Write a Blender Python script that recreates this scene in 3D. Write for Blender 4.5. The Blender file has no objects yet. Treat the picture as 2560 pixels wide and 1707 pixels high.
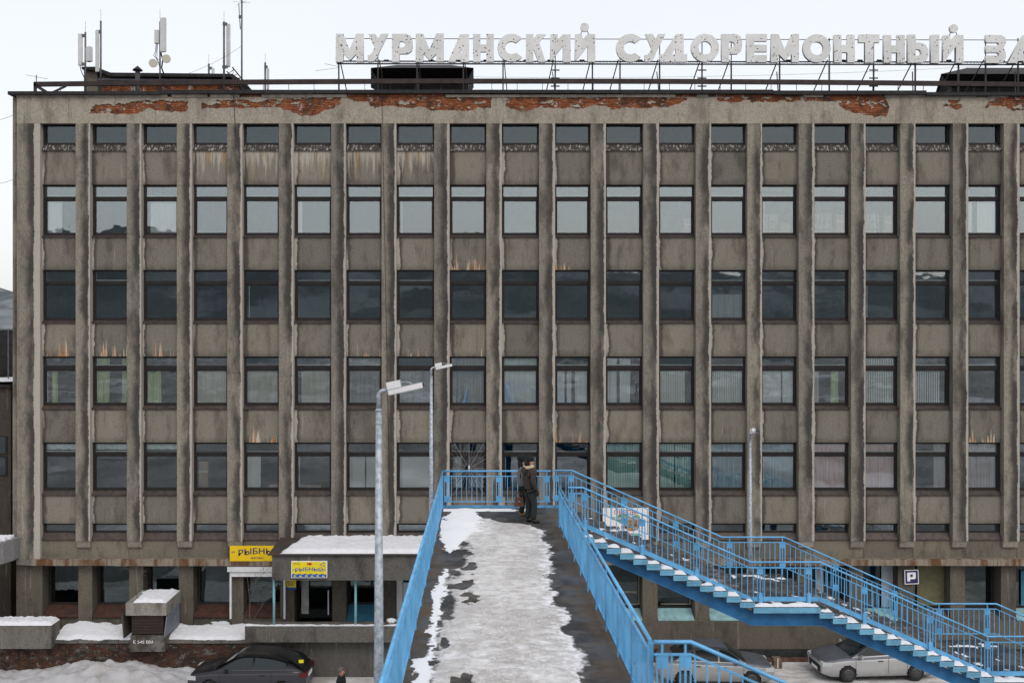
import bpy, bmesh, math, random
from mathutils import Vector, Matrix
R = math.radians
random.seed(7)
S = bpy.context.scene
COL = S.collection

# ------------------------------------------------------------------ camera, sky, sun, exposure
H = 13.45                      # camera height above the street
F = 2489.0                     # focal length in photograph pixels (2560 wide)
CX, CY = 1197.0, 811.0         # foot of the perpendicular onto the facade, in photograph pixels
D = 39.8                       # distance to the pilaster plane of the facade
cam = bpy.data.cameras.new('camera'); camo = bpy.data.objects.new('camera', cam); COL.objects.link(camo)
cam.sensor_width = 36.0; cam.lens = F/2560*36
cam.shift_x = (1280-CX)/2560; cam.shift_y = (CY-853.5)/2560
cam.clip_start = 0.1; cam.clip_end = 5000
cam.dof.use_dof = True; cam.dof.focus_distance = 31.0; cam.dof.aperture_fstop = 1.4
camo.location = (0, 0, H); camo.rotation_euler = (R(90), 0, 0)
S.camera = camo

SUN_EL, SUN_AZ = R(48), R(158)      # behind the camera, to the right
w = bpy.data.worlds.new('World'); S.world = w; w.use_nodes = True
nt = w.node_tree; nt.nodes.clear()
wo = nt.nodes.new('ShaderNodeOutputWorld'); ad = nt.nodes.new('ShaderNodeAddShader')
b1 = nt.nodes.new('ShaderNodeBackground'); b2 = nt.nodes.new('ShaderNodeBackground')
sk = nt.nodes.new('ShaderNodeTexSky'); sk.sky_type = 'NISHITA'; sk.sun_disc = False
sk.sun_elevation = SUN_EL; sk.sun_rotation = SUN_AZ; sk.air_density = 1.0; sk.dust_density = 4.0
nt.links.new(sk.outputs[0], b1.inputs[0]); b1.inputs[1].default_value = 0.05
b2.inputs[0].default_value = (0.955, 0.955, 0.965, 1); b2.inputs[1].default_value = 0.865   # the cloud cover
cn = nt.nodes.new('ShaderNodeTexNoise'); cn.inputs['Scale'].default_value = 2.4; cn.inputs['Detail'].default_value = 5
tc = nt.nodes.new('ShaderNodeTexCoord'); nt.links.new(tc.outputs['Generated'], cn.inputs['Vector'])
mxc = nt.nodes.new('ShaderNodeMix'); mxc.data_type = 'RGBA'; mxc.inputs[6].default_value = (.905, .91, .93, 1); mxc.inputs[7].default_value = (.985, .98, .98, 1)
nt.links.new(cn.outputs['Fac'], mxc.inputs[0]); nt.links.new(mxc.outputs[2], b2.inputs[0])
nt.links.new(b1.outputs[0], ad.inputs[0]); nt.links.new(b2.outputs[0], ad.inputs[1]); nt.links.new(ad.outputs[0], wo.inputs[0])
sl = bpy.data.lights.new('sun', 'SUN'); sl.energy = 0.75; sl.angle = R(25); sl.color = (1, .965, .92)
so = bpy.data.objects.new('sun', sl); COL.objects.link(so)
sd = Vector((math.sin(SUN_AZ)*math.cos(SUN_EL), math.cos(SUN_AZ)*math.cos(SUN_EL), math.sin(SUN_EL)))
so.rotation_euler = sd.to_track_quat('Z', 'Y').to_euler(); so.location = sd*200
S.view_settings.view_transform = 'Standard'; S.view_settings.look = 'None'
S.view_settings.exposure = 0.0; S.view_settings.gamma = 1.0; S.view_settings.use_curve_mapping = False
S.cycles.max_bounces = 5; S.cycles.diffuse_bounces = 2; S.cycles.glossy_bounces = 2
S.cycles.transparent_max_bounces = 12; S.cycles.transmission_bounces = 4
S.cycles.caustics_reflective = False; S.cycles.caustics_refractive = False
S.cycles.use_denoising = True

# ------------------------------------------------------------------ helpers
def PX(x, Y): return (x-CX)*Y/F
def PZ(y, Y): return H-(y-CY)*Y/F
def P(x, y, Y): return Vector((PX(x, Y), Y, PZ(y, Y)))

def tag(o, label=None, cat=None, group=None, kind=None):
    if label: o['label'] = label
    if cat: o['category'] = cat
    if group: o['group'] = group
    if kind: o['kind'] = kind
    return o
WL = {}
def wl(o): return WL.get(o.name, Vector((0, 0, 0)))
def empty(name, loc=(0, 0, 0), rz=0):
    o = bpy.data.objects.new(name, None); COL.objects.link(o); o.empty_display_size = .2
    o.location = loc; o.rotation_euler[2] = rz; WL[o.name] = Vector(loc); return o
def thing(name, label, cat, loc=(0, 0, 0), group=None, rz=0):
    return tag(empty(name, loc, rz), label, cat, group)
def link(name, me, parent=None, loc=(0, 0, 0), local=False):
    """link a mesh; loc is a world location unless local"""
    o = bpy.data.objects.new(name, me); COL.objects.link(o)
    loc = Vector(loc)
    if parent is not None:
        o.parent = parent
        o.location = loc if local else loc-wl(parent)
        WL[o.name] = loc if not local else wl(parent)+loc
    else:
        o.location = loc; WL[o.name] = loc
    return o

class MB:
    def __init__(s): s.v = []; s.f = []; s.m = []; s.sm = []
    def face(s, idx, m=0, sm=False): s.f.append(tuple(idx)); s.m.append(m); s.sm.append(sm)
    def poly(s, pts, m=0):
        n = len(s.v); s.v += [tuple(p) for p in pts]; s.face(range(n, n+len(pts)), m); return s
    def box(s, x0, x1, y0, y1, z0, z1, m=0):
        n = len(s.v)
        s.v += [(x0,y0,z0),(x1,y0,z0),(x1,y1,z0),(x0,y1,z0),(x0,y0,z1),(x1,y0,z1),(x1,y1,z1),(x0,y1,z1)]
        for q in ((0,3,2,1),(4,5,6,7),(0,1,5,4),(1,2,6,5),(2,3,7,6),(3,0,4,7)): s.face([n+i for i in q], m)
        return s
    def hexa(s, p, m=0):   # 8 corners: bottom ring then top ring
        n = len(s.v); s.v += [tuple(q) for q in p]
        for q in ((0,3,2,1),(4,5,6,7),(0,1,5,4),(1,2,6,5),(2,3,7,6),(3,0,4,7)): s.face([n+i for i in q], m)
        return s
    def tube(s, pts, r, n=8, m=0, caps=True):
        """swept round tube through points; r number or list"""
        pts = [Vector(p) for p in pts]
        if not isinstance(r, (list, tuple)): r = [r]*len(pts)
        base = len(s.v)
        up0 = None
        for i, p in enumerate(pts):
            d = (pts[min(i+1, len(pts)-1)]-pts[max(i-1, 0)]).normalized()
            a = Vector((0, 0, 1)) if abs(d.z) < .95 else Vector((1, 0, 0))
            if up0 is not None: a = up0
            e1 = d.cross(a).normalized(); e2 = e1.cross(d).normalized(); up0 = e2
            for k in range(n):
                t = 2*math.pi*k/n
                s.v.append(tuple(p+(e1*math.cos(t)+e2*math.sin(t))*r[i]))
        for i in range(len(pts)-1):
            for k in range(n):
                a = base+i*n+k; b = base+i*n+(k+1) % n
                s.face((a, a+n, b+n, b), m, n > 5)
        if caps:
            s.face([base+k for k in range(n)], m); s.face([base+(len(pts)-1)*n+k for k in reversed(range(n))], m)
        return s
    def bar(s, p0, p1, wx, wy, m=0):
        """rectangular bar between two points; wx = width across (horizontal), wy = the other width"""
        p0, p1 = Vector(p0), Vector(p1); d = (p1-p0).normalized()
        a = Vector((0, 0, 1)) if abs(d.z) < .95 else Vector((0, 1, 0))
        e1 = d.cross(a).normalized()*wx/2; e2 = e1.cross(d).normalized()*wy/2
        return s.hexa([p0-e1-e2, p0+e1-e2, p0+e1+e2, p0-e1+e2, p1-e1-e2, p1+e1-e2, p1+e1+e2, p1-e1+e2], m)
    def prism(s, poly, y0, y1, m=0):
        """polygon in x,z (counter-clockwise seen from -y) extruded from y0 (front) to y1"""
        n = len(s.v); k = len(poly)
        s.v += [(x, y0, z) for x, z in poly]+[(x, y1, z) for x, z in poly]
        s.face(range(n, n+k), m); s.face([n+k+i for i in reversed(range(k))], m)
        for i in range(k):
            j = (i+1) % k; s.face((n+j, n+i, n+k+i, n+k+j), m)
        return s
    def disc(s, c, r, n=16, y=0, th=.05, m=0, ax='y'):
        c = Vector(c); d = {'y': Vector((0, 1, 0)), 'x': Vector((1, 0, 0)), 'z': Vector((0, 0, 1))}[ax]
        return s.tube([c, c+d*th], r, n, m)
    def mesh(s, name, mats, off=(0, 0, 0)):
        me = bpy.data.meshes.new(name)
        ox, oy, oz = off
        me.from_pydata([(x-ox, y-oy, z-oz) for x, y, z in s.v], [], s.f)
        for mt in (mats if isinstance(mats, (list, tuple)) else [mats]): me.materials.append(mt)
        if any(s.m): me.polygons.foreach_set('material_index', s.m)
        if any(s.sm): me.polygons.foreach_set('use_smooth', s.sm)
        me.update(); return me
    def build(s, name, mats, parent=None, local=False, origin=None):
        if local: return link(name, s.mesh(name, mats), parent, (0, 0, 0), True)
        if origin is None:
            xs, ys, zs = zip(*s.v)
            origin = ((min(xs)+max(xs))/2, (min(ys)+max(ys))/2, (min(zs)+max(zs))/2)
        return link(name, s.mesh(name, mats, origin), parent, origin)

# ------------------------------------------------------------------ materials
class G:
    def __init__(s, name):
        s.mat = bpy.data.materials.new(name); s.mat.use_nodes = True
        s.nt = s.mat.node_tree; s.b = s.nt.nodes['Principled BSDF']; s.b.inputs['Specular IOR Level'].default_value = .3
        s._pos = s._obj = None
    def n(s, t): return s.nt.nodes.new(t)
    def l(s, a, b): s.nt.links.new(a, b)
    def put(s, sock, v):
        if hasattr(v, 'is_output'): s.l(v, sock)
        elif isinstance(v, (tuple, list)) and len(v) == 3 and sock.type == 'RGBA': sock.default_value = (*v, 1)
        else: sock.default_value = v
    def pos(s):
        if not s._pos: s._pos = s.n('ShaderNodeNewGeometry').outputs['Position']
        return s._pos
    def nrm(s): return s.n('ShaderNodeNewGeometry').outputs['Normal']
    def obj(s):
        if not s._obj: s._obj = s.n('ShaderNodeTexCoord').outputs['Object']
        return s._obj
    def xyz(s, v):
        q = s.n('ShaderNodeSeparateXYZ'); s.l(v, q.inputs[0]); return q.outputs
    def vmul(s, v, sc):
        q = s.n('ShaderNodeVectorMath'); q.operation = 'MULTIPLY'; s.l(v, q.inputs[0]); q.inputs[1].default_value = sc; return q.outputs[0]
    def vadd(s, v, u):
        q = s.n('ShaderNodeVectorMath'); q.operation = 'ADD'; s.l(v, q.inputs[0]); s.put(q.inputs[1], u); return q.outputs[0]
    def noise(s, v, scale, detail=4, rough=.55):
        q = s.n('ShaderNodeTexNoise'); s.l(v, q.inputs['Vector']); q.inputs['Scale'].default_value = scale
        q.inputs['Detail'].default_value = detail; q.inputs['Roughness'].default_value = rough; return q.outputs['Fac']
    def voro(s, v, scale, out='Distance'):
        q = s.n('ShaderNodeTexVoronoi'); s.l(v, q.inputs['Vector']); q.inputs['Scale'].default_value = scale; return q.outputs[out]
    def m(s, op, a, b=0.0, c=None):
        q = s.n('ShaderNodeMath'); q.operation = op; s.put(q.inputs[0], a); s.put(q.inputs[1], b)
        if c is not None: s.put(q.inputs[2], c)
        return q.outputs[0]
    def ss(s, v, lo, hi, a=0.0, b=1.0):
        q = s.n('ShaderNodeMapRange'); q.interpolation_type = 'SMOOTHSTEP'; s.put(q.inputs[0], v)
        for i, x in enumerate((lo, hi, a, b)): q.inputs[i+1].default_value = x
        return q.outputs[0]
    def mix(s, f, a, b, mode='MIX'):
        q = s.n('ShaderNodeMix'); q.data_type = 'RGBA'; q.blend_type = mode
        s.put(q.inputs[0], f); s.put(q.inputs[6], a); s.put(q.inputs[7], b); return q.outputs[2]
    def bump(s, h, st=.3, dist=.02):
        q = s.n('ShaderNodeBump'); q.inputs['Strength'].default_value = st; q.inputs['Distance'].default_value = dist
        s.l(h, q.inputs['Height']); s.l(q.outputs[0], s.b.inputs['Normal'])
    def out(s, col, rough=.8, metal=0.0, spec=None):
        s.put(s.b.inputs['Base Color'], col); s.put(s.b.inputs['Roughness'], rough); s.put(s.b.inputs['Metallic'], metal)
        if spec is not None: s.b.inputs['Specular IOR Level'].default_value = spec
        return s.mat
def plain(name, col, rough=.7, metal=0.0, var=.18, sc=4.0, bump=0.0, bsc=60.0, spec=.3, dirt=None, dirt_amt=.5, dsc=1.7):
    g = G(name); p = g.pos()
    f = g.noise(p, sc, 5); c = g.mix(g.ss(f, .3, .7), tuple(max(0, x*(1-var)) for x in col), tuple(min(1, x*(1+var)) for x in col))
    if dirt: c = g.mix(g.m('MULTIPLY', g.ss(g.noise(p, dsc, 6, .65), .48, .68), dirt_amt), c, dirt)
    if bump: g.bump(g.noise(p, bsc, 4), bump, .01)
    return g.out(c, rough, metal, spec)

def concrete(name, base=(.258, .238, .202), dark=(.085, .074, .062), kind=None):
    """roughcast render: grain, soot blotches and, per kind, streaks with shapes of their own"""
    g = G(name); p = g.pos(); o = g.xyz(g.obj())
    grain = g.noise(p, 22, 4, .8); blot = g.noise(g.vmul(p, (1, 1, .38)), 1.5, 6, .66); fine = g.noise(g.vmul(p, (1, 1, .6)), 6.0, 5, .72)
    c = g.mix(g.ss(grain, .3, .7), tuple(x*.62 for x in base), tuple(x*1.22 for x in base))
    c = g.mix(g.m('MULTIPLY', g.ss(blot, .47, .70), .74), c, dark)
    c = g.mix(g.m('MULTIPLY', g.ss(fine, .55, .70), .38), c, tuple(x*.8 for x in dark))
    rnd = g.n('ShaderNodeObjectInfo').outputs['Random']      # each panel was cast from its own mix
    c = g.mix(1.0, c, g.mix(rnd, (.80, .80, .81), (1.14, 1.12, 1.08)), 'MULTIPLY')
    drip = g.noise(g.vmul(p, (7, 7, .45)), 1.0, 5, .65)      # faint rain runs
    c = g.mix(g.m('MULTIPLY', g.ss(drip, .56, .70), .40), c, (.085, .077, .067))
    c = g.mix(g.m('MULTIPLY', g.ss(drip, .40, .30), .30), c, (.42, .39, .34))
    soot = (.055, .051, .047); pale = (.46, .425, .375)
    if kind == 'pilaster':
        wav = g.m('SUBTRACT', g.noise(g.vmul(p, (.6, .6, .55)), 1.6, 6, .7), .5)          # wander of the stain edge
        rag = g.m('SUBTRACT', g.noise(p, 9, 4, .7), .5)
        x1 = g.m('ADD', o[0], g.m('MULTIPLY', wav, .55))
        band = g.m('MULTIPLY', g.ss(x1, -.20, .10), g.ss(x1, .36, .24))
        amt = g.ss(g.noise(g.vmul(p, (1.0, 1.0, .35)), 1.1, 5, .6), .30, .52)
        c = g.mix(g.m('MULTIPLY', g.m('MULTIPLY', band, amt), .96), c, soot)
        x2 = g.m('ADD', g.m('ADD', o[0], g.m('MULTIPLY', wav, .22)), g.m('MULTIPLY', rag, .10))
        c = g.mix(g.m('MULTIPLY', g.ss(x2, .205, .235), .8), c, pale)
    if kind and kind.startswith('spandrel'):
        wav = g.m('SUBTRACT', g.noise(g.vmul(p, (.6, .6, .8)), 1.9, 6, .7), .5); rag = g.m('SUBTRACT', g.noise(p, 10, 4, .7), .5)
        x1 = g.m('ADD', g.m('ADD', o[0], g.m('MULTIPLY', wav, .34)), g.m('MULTIPLY', rag, .05))
        sel = g.ss(g.noise(g.vmul(p, (.25, .25, .12)), 1.0, 2), .42, .5)
        c = g.mix(g.m('MULTIPLY', g.ss(x1, -.48, -.62), .8), c, soot)
        c = g.mix(g.m('MULTIPLY', g.m('MULTIPLY', g.ss(x1, -.63, -.66), sel), .85), c, pale)
        c = g.mix(g.m('MULTIPLY', g.ss(g.m('ADD', o[2], g.m('MULTIPLY', wav, .5)), -.35, -.75), .5), c, soot)   # darker along a wavering lower edge
    if kind in ('spandrel_rust', 'spandrel_ochre'):
        st = g.noise(g.vmul(p, (6, 6, .35)), 1.0, 3, .6); st2 = g.noise(g.vmul(p, (22, 22, .5)), 1.0, 3, .6)
        lng = g.m('ADD', g.m('MULTIPLY', st, 1.5), g.m('MULTIPLY', st2, .5))
        if kind == 'spandrel_rust':
            hgt = g.m('SUBTRACT', lng, g.m('MULTIPLY', g.m('ADD', o[2], .67), .46))
            mk = g.ss(hgt, .90, 1.0)
            clump = g.ss(g.noise(g.vmul(p, (1.4, 1.4, .1)), 1.0, 2), .44, .52)
            mk = g.m('MULTIPLY', mk, clump)
            c = g.mix(g.m('MULTIPLY', mk, .85), c, g.mix(g.ss(st2, .46, .56), (.40, .155, .035), (.52, .46, .37)))
        else:
            hgt = g.m('ADD', lng, g.m('MULTIPLY', o[2], .35))
            mk = g.ss(hgt, .98, 1.2)
            c = g.mix(g.m('MULTIPLY', mk, .6), c, g.mix(g.ss(g.noise(g.vmul(p, (3, 3, .3)), 1.0, 3), .48, .6), (.52, .48, .41), (.38, .25, .09)))
    g.bump(g.m('ADD', grain, g.m('MULTIPLY', fine, .6)), .55, .018)
    return g.out(c, .92, 0, .15)

M = {}
M['pilaster'] = concrete('pilaster_render', kind='pilaster')
M['spandrel'] = concrete('spandrel_render', (.218, .204, .172), kind='spandrel')
M['spandrel_rust'] = concrete('spandrel_render_rust_streaked', (.218, .204, .172), kind='spandrel_rust')
M['spandrel_ochre'] = concrete('spandrel_render_ochre_streaked', (.27, .25, .21), kind='spandrel_ochre')
M['band'] = concrete('parapet_render', (.325, .295, .25), (.14, .125, .105))
M['lowband'] = concrete('lower_render', (.20, .18, .143), (.075, .066, .052))
M['plinth'] = concrete('plinth_render', (.135, .122, .10), (.055, .049, .041))
M['dimconc'] = concrete('weathered_concrete', (.165, .158, .145), (.045, .043, .039))
M['frame'] = plain('window_frame_paint', (.020, .017, .016), .55, var=.3, sc=9)
M['sill'] = plain('sill_sheet_metal', (.048, .040, .036), .5, var=.35, sc=6, dirt=(.10, .06, .035), dirt_amt=.5)
g = G('sill_peeling_paint'); p = g.pos()
c = g.mix(g.ss(g.noise(g.vmul(p, (14, 5, 5)), 1.0, 5, .7), .52, .62), (.045, .036, .03), (.34, .34, .33))
M['sillpeel'] = g.out(c, .7)
M['black'] = plain('black_roof_felt', (.022, .021, .022), .75, var=.35, sc=5, bump=.3, bsc=30)
M['brownmetal'] = plain('brown_roof_metal', (.032, .022, .021), .6, var=.35, sc=3)
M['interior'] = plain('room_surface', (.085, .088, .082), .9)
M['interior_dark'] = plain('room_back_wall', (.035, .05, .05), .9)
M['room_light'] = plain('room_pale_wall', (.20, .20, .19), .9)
def brickmat(name, a, b, soot=(.09, .06, .05), lime=(.52, .47, .44), la=.55):
    g = G(name); p = g.pos(); ob = g.n('ShaderNodeObjectInfo').outputs['Random']
    f = g.noise(g.vmul(p, (3.9, 1, 12.6)), 1.0, 2, .5)
    c = g.mix(g.ss(f, .3, .7), a, b)
    c = g.mix(g.m('MULTIPLY', g.ss(g.noise(p, 2.1, 6, .75), .47, .62), .85), c, soot)
    c = g.mix(g.m('MULTIPLY', g.ss(g.noise(g.vadd(p, (7, 3, 1)), 3.2, 7, .75), .57, .62), la), c, lime)
    g.bump(g.noise(p, 40, 4), .5, .01)
    return g.out(c, .9, 0, .15)
M['brick'] = brickmat('orange_brick', (.19, .056, .024), (.35, .125, .052), (.055, .035, .028), (.50, .46, .43), .85)
M['brickdark'] = brickmat('sooty_red_brick', (.055, .031, .024), (.105, .052, .036), (.028, .025, .022), (.22, .21, .20), .85)
M['mortar'] = plain('lime_mortar', (.11, .085, .07), .95, var=.4, sc=8, bump=.4)
M['mortardark'] = plain('sooty_mortar', (.075, .066, .058), .95, var=.5, sc=4, bump=.5, dirt=(.22, .21, .20), dirt_amt=.6)
def glass(name, refl=.17, tint=(.72, .80, .79), wave=.014):
    g = G(name); nt = g.nt; nt.nodes.remove(g.b)
    o = [n for n in nt.nodes if n.type == 'OUTPUT_MATERIAL'][0]
    tr = g.n('ShaderNodeBsdfTransparent'); tr.inputs[0].default_value = (*tint, 1)
    gl = g.n('ShaderNodeBsdfGlossy'); gl.inputs['Roughness'].default_value = .015; gl.inputs['Color'].default_value = (.86, .95, 1, 1)
    fr = g.n('ShaderNodeFresnel'); fr.inputs[0].default_value = 1.45
    fac = g.m('ADD', g.m('MULTIPLY', fr.outputs[0], 1.0), refl-.03)
    bp = g.n('ShaderNodeBump'); bp.inputs['Strength'].default_value = wave; bp.inputs['Distance'].default_value = .2
    g.l(g.noise(g.pos(), 1.1, 2), bp.inputs['Height']); g.l(bp.outputs[0], gl.inputs['Normal'])
    mx = g.n('ShaderNodeMixShader'); g.l(fac, mx.inputs[0]); g.l(tr.outputs[0], mx.inputs[1]); g.l(gl.outputs[0], mx.inputs[2])
    g.l(mx.outputs[0], o.inputs[0]); return g.mat
M['glass'] = glass('window_glass', .165, (.96, .985, .98))
M['glass_dull'] = glass('dull_glass', .055, (.80, .85, .85))  # less mirror-like, greyer panes for the top row
M['glass_lo'] = glass('shop_glass', .07)
def streaky(name, a, b, sc=14, rough=.85):
    g = G(name); p = g.pos()
    c = g.mix(g.ss(g.noise(g.vmul(p, (sc, 1, .6)), 1.0, 3), .35, .65), a, b)
    return g.out(c, rough, 0, .1)
CUR = {
 'green': streaky('green_curtain_cloth', (0.365, 0.480, 0.192), (0.634, 0.768, 0.365)), 'beige': streaky('beige_blind_cloth', (0.576, 0.547, 0.451), (0.691, 0.653, 0.557)),
 'grey': streaky('grey_blind_cloth', (0.307, 0.316, 0.316), (0.442, 0.451, 0.451)), 'white': streaky('white_drape_cloth', (0.880, 0.880, 0.880), (0.880, 0.880, 0.880)),
 'palegreen': streaky('pale_green_blind_cloth', (0.768, 0.880, 0.730), (0.880, 0.880, 0.880)), 'teal': streaky('teal_blind_cloth', (0.365, 0.672, 0.576), (0.518, 0.845, 0.749)),
 'blue': streaky('blue_grey_curtain_cloth', (0.192, 0.326, 0.403), (0.346, 0.499, 0.576)), 'pink': streaky('pink_curtain_cloth', (0.691, 0.442, 0.422), (0.880, 0.634, 0.614)),
 'mauve': streaky('mauve_grey_curtain_cloth', (0.461, 0.403, 0.422), (0.653, 0.576, 0.576)), 'tulle': streaky('white_tulle_cloth', (0.768, 0.880, 0.864), (0.880, 0.880, 0.880))}
def snowmat(name, col=(.80, .82, .86), grey=.25, sc=.9, bumpst=.5):
    g = G(name); p = g.pos()
    c = g.mix(g.m('MULTIPLY', g.ss(g.noise(p, sc, 7, .7), .5, .72), grey), col, (.30, .28, .26))
    g.bump(g.m('ADD', g.noise(p, 5, 6, .6), g.m('MULTIPLY', g.noise(p, 40, 3), .25)), bumpst, .06)
    return g.out(c, .75, 0, .2)
M['snow'] = snowmat('snow', (.72, .735, .77), .3); M['snowdirty'] = snowmat('street_snow', (.43, .43, .44), .9, .6)
g = G('rusty_ledge'); p = g.pos()
c = g.mix(g.ss(g.noise(g.vmul(p, (2.2, 2, .5)), 1.0, 5, .65), .42, .60), (.25, .215, .17), (.12, .06, .028))
c = g.mix(g.m('MULTIPLY', g.ss(g.noise(g.vmul(p, (9, 2, 1)), 1.0, 4), .5, .7), .7), c, (.10, .055, .03))
M['ledge'] = g.out(c, .85)
# ------------------------------------------------------------------ ground and hills
from mathutils import noise as NZ
def nz(x, y=0.0, z=0.0): return NZ.noise(Vector((x, y, z)))
def fbm(x, y=0.0, z=0.0, o=4): return NZ.fractal(Vector((x, y, z)), 1.0, 2.0, o)

def grid_mesh(name, xs, ys, zf, mat, smooth=True, parent=None):
    mb = MB(); nx, ny = len(xs), len(ys)
    for y in ys:
        for x in xs: mb.v.append((x, y, zf(x, y)))
    for j in range(ny-1):
        for i in range(nx-1): mb.face((j*nx+i, j*nx+i+1, (j+1)*nx+i+1, (j+1)*nx+i), 0, smooth)
    return mb.build(name, mat, parent, origin=(0, 0, 0))
def lin(a, b, n): return [a+(b-a)*i/(n-1) for i in range(n)]

g = G('packed_street_snow'); p = g.pos()
a = g.noise(p, .22, 6, .65); b = g.noise(g.vmul(p, (1, 2.2, 1)), 1.5, 7, .72)
c = g.mix(g.ss(b, .36, .66), (.66, .655, .66), (.40, .385, .37))
c = g.mix(g.m('MULTIPLY', g.ss(a, .50, .62), .55), c, (.20, .185, .17))
g.bump(b, .6, .05); M['street'] = g.out(c, .7, 0, .25)
M['yard'] = plain('dark_yard_with_old_snow', (.16, .155, .155), .9, var=.4, sc=.15, dirt=(.52, .52, .55), dirt_amt=.85, dsc=.045)
far = [-1500, -900, -500, -250, -120, -60]
gx = far+lin(-40, 40, 81)+[-v for v in reversed(far)]
gy = [-1500, -900, -500, -250, -120, -60, -30, -10]+lin(4, 44, 81)+[60, 90, 150, 250, 500, 900, 1500]
tag(grid_mesh('ground', gx, gy, lambda x, y: -.05, M['yard']), kind='structure')
tag(grid_mesh('street', lin(-40, 40, 81), lin(29, 44, 31), lambda x, y: (.035*fbm(x*.8, y*.8) if abs(x) < 39.5 and 29.2 < y < 43.7 else -.03)-.01, M['street']), kind='structure')

g = G('hillside'); p = g.pos()
a = g.noise(g.vmul(p, (1, 1, 1.6)), .02, 6, .6); b = g.noise(g.vmul(p, (1, .6, 3)), .012, 5, .6)
c = g.mix(g.ss(a, .45, .56), (.175, .195, .205), (.085, .10, .105))
c = g.mix(g.m('MULTIPLY', g.ss(b, .46, .58), .7), c, (.075, .092, .096))
M['hill'] = g.out(c, .9, 0, .1)
def hill(name, cx, cy, L, W, hgt, seed, ang=0):
    mb = MB(); nx, ny = 90, 24
    ca, sa = math.cos(ang), math.sin(ang)
    for j in range(ny):
        v = j/(ny-1)
        for i in range(nx):
            u = i/(nx-1); x = (u-.5)*L; y = (v-.5)*W
            prof = math.sin(math.pi*v)**1.3*(math.sin(math.pi*u)**.5)
            z = hgt*prof*(.72+.42*fbm(u*6+seed, v*2, seed)+.12*fbm(u*30, v*8, seed))
            mb.v.append((cx+x*ca-y*sa, cy+x*sa+y*ca, max(-1, z-1)))
    for j in range(ny-1):
        for i in range(nx-1): mb.face((j*nx+i, j*nx+i+1, (j+1)*nx+i+1, (j+1)*nx+i), 0, False)
    return tag(mb.build(name, M['hill']), kind='structure')
hill('hill', 60, -620, 2600, 520, 92, 3.3)
hill('hill', -420, 560, 900, 420, 55, 8.1, .4)

# ------------------------------------------------------------------ the office building
OPEN = [(97,186),(222,314),(350,439),(476.5,565),(602.7,694),(730.6,825),(861,951),(987.5,1082.4),(1120.7,1213),(1251.5,1345),
        (1384.7,1474),(1511.7,1605.5),(1644.5,1736.5),(1774.8,1865.5),(1902,1994),(2033,2125),(2161,2248),(2285.6,2379.4),(2417.7,2507),(2546,2636),(2675,2765)]
OPEN = [(a+3, b+3) for a, b in OPEN]
NC = len(OPEN)
fx = lambda x: PX(x, D)
fz = lambda y: PZ(y, D+.2)
XL, XR = fx(30), fx(2890)
SP, FR = D+.20, D+.30            # spandrel plane, window frame plane
YB = D+14                        # back of the building
bld = thing('office_building', 'long soot-stained concrete office block with tall pilasters and six rows of windows', 'building', ((XL+XR)/2, D+7, 0))
Zroof = PZ(233, D)

# parapet band: render over brick, fallen away in patches
PATCH = [
 [(224,283),(228.5,272),(238,262.5),(318,259.6),(340,252),(472,253),(470,270.6),(464,280),(431.5,280),(406,278),(366,271),(344,285),(325,287),(311,284.5),(292.6,287),(270.6,283)],
 [(503,272),(505,256),(541,252),(622,250.5),(640,256),(669,248.7),(852,243),(850,258),(834,272.4),(812,278),(782.6,289),(753,290.7),(727.7,281.6),(705.8,272.4),(687.5,267),(658,271),(585,270),(541,272.4)],
 [(869,245),(873,237),(1228.6,245),(1227.8,268),(1196,271.7),(1178.8,277.4),(1075.5,276.3),(1064,269.8),(1006.6,267.9),(960.7,264.8),(937.8,269.8),(926,264),(918.6,254.5),(888,254.5)],
 [(1265,252.5),(1268.7,245),(1362.5,241.8),(1408,247),(1450,243),(1481,247),(1508,242),(1717,244),(1717,252),(1691.6,262),(1657,268),(1615,271.7),(1565,271),(1531,273.6),(1511.7,264),(1485,264),(1450.5,272.4),(1389,271),(1355,268),(1332,273.6),(1312.7,278.6),(1272.6,271.7),(1263,264)],
 [(1792,252.5),(1794,245),(1889.6,241),(2211,241),(2224.4,268),(2216.8,292.7),(2172.8,290.8),(2126.8,281),(2100,264),(2084.7,252.5),(2004,253),(1951,254.5),(1905,255.6),(1824.5,256)],
 [(2358,264),(2371.7,250.6),(2400,250.6),(2406,269.8),(2387,272.4),(2368,267)],
 [(2463.6,269.8),(2471,254.5),(2501.8,243),(2700,243),(2690,278),(2528.6,275.5),(2494,264)]]
def inside(x, y, poly):
    c = False; j = len(poly)-1
    for i in range(len(poly)):
        xi, yi = poly[i]; xj, yj = poly[j]
        if (yi > y) != (yj > y) and x < (xj-xi)*(y-yi)/(yj-yi)+xi: c = not c
        j = i
    return c
def in_patch(x, y, grow=0):
    return any(inside(x, y, q) for q in PATCH)
ztop, zbot = PZ(243, D), PZ(309, D+.0)
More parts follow.
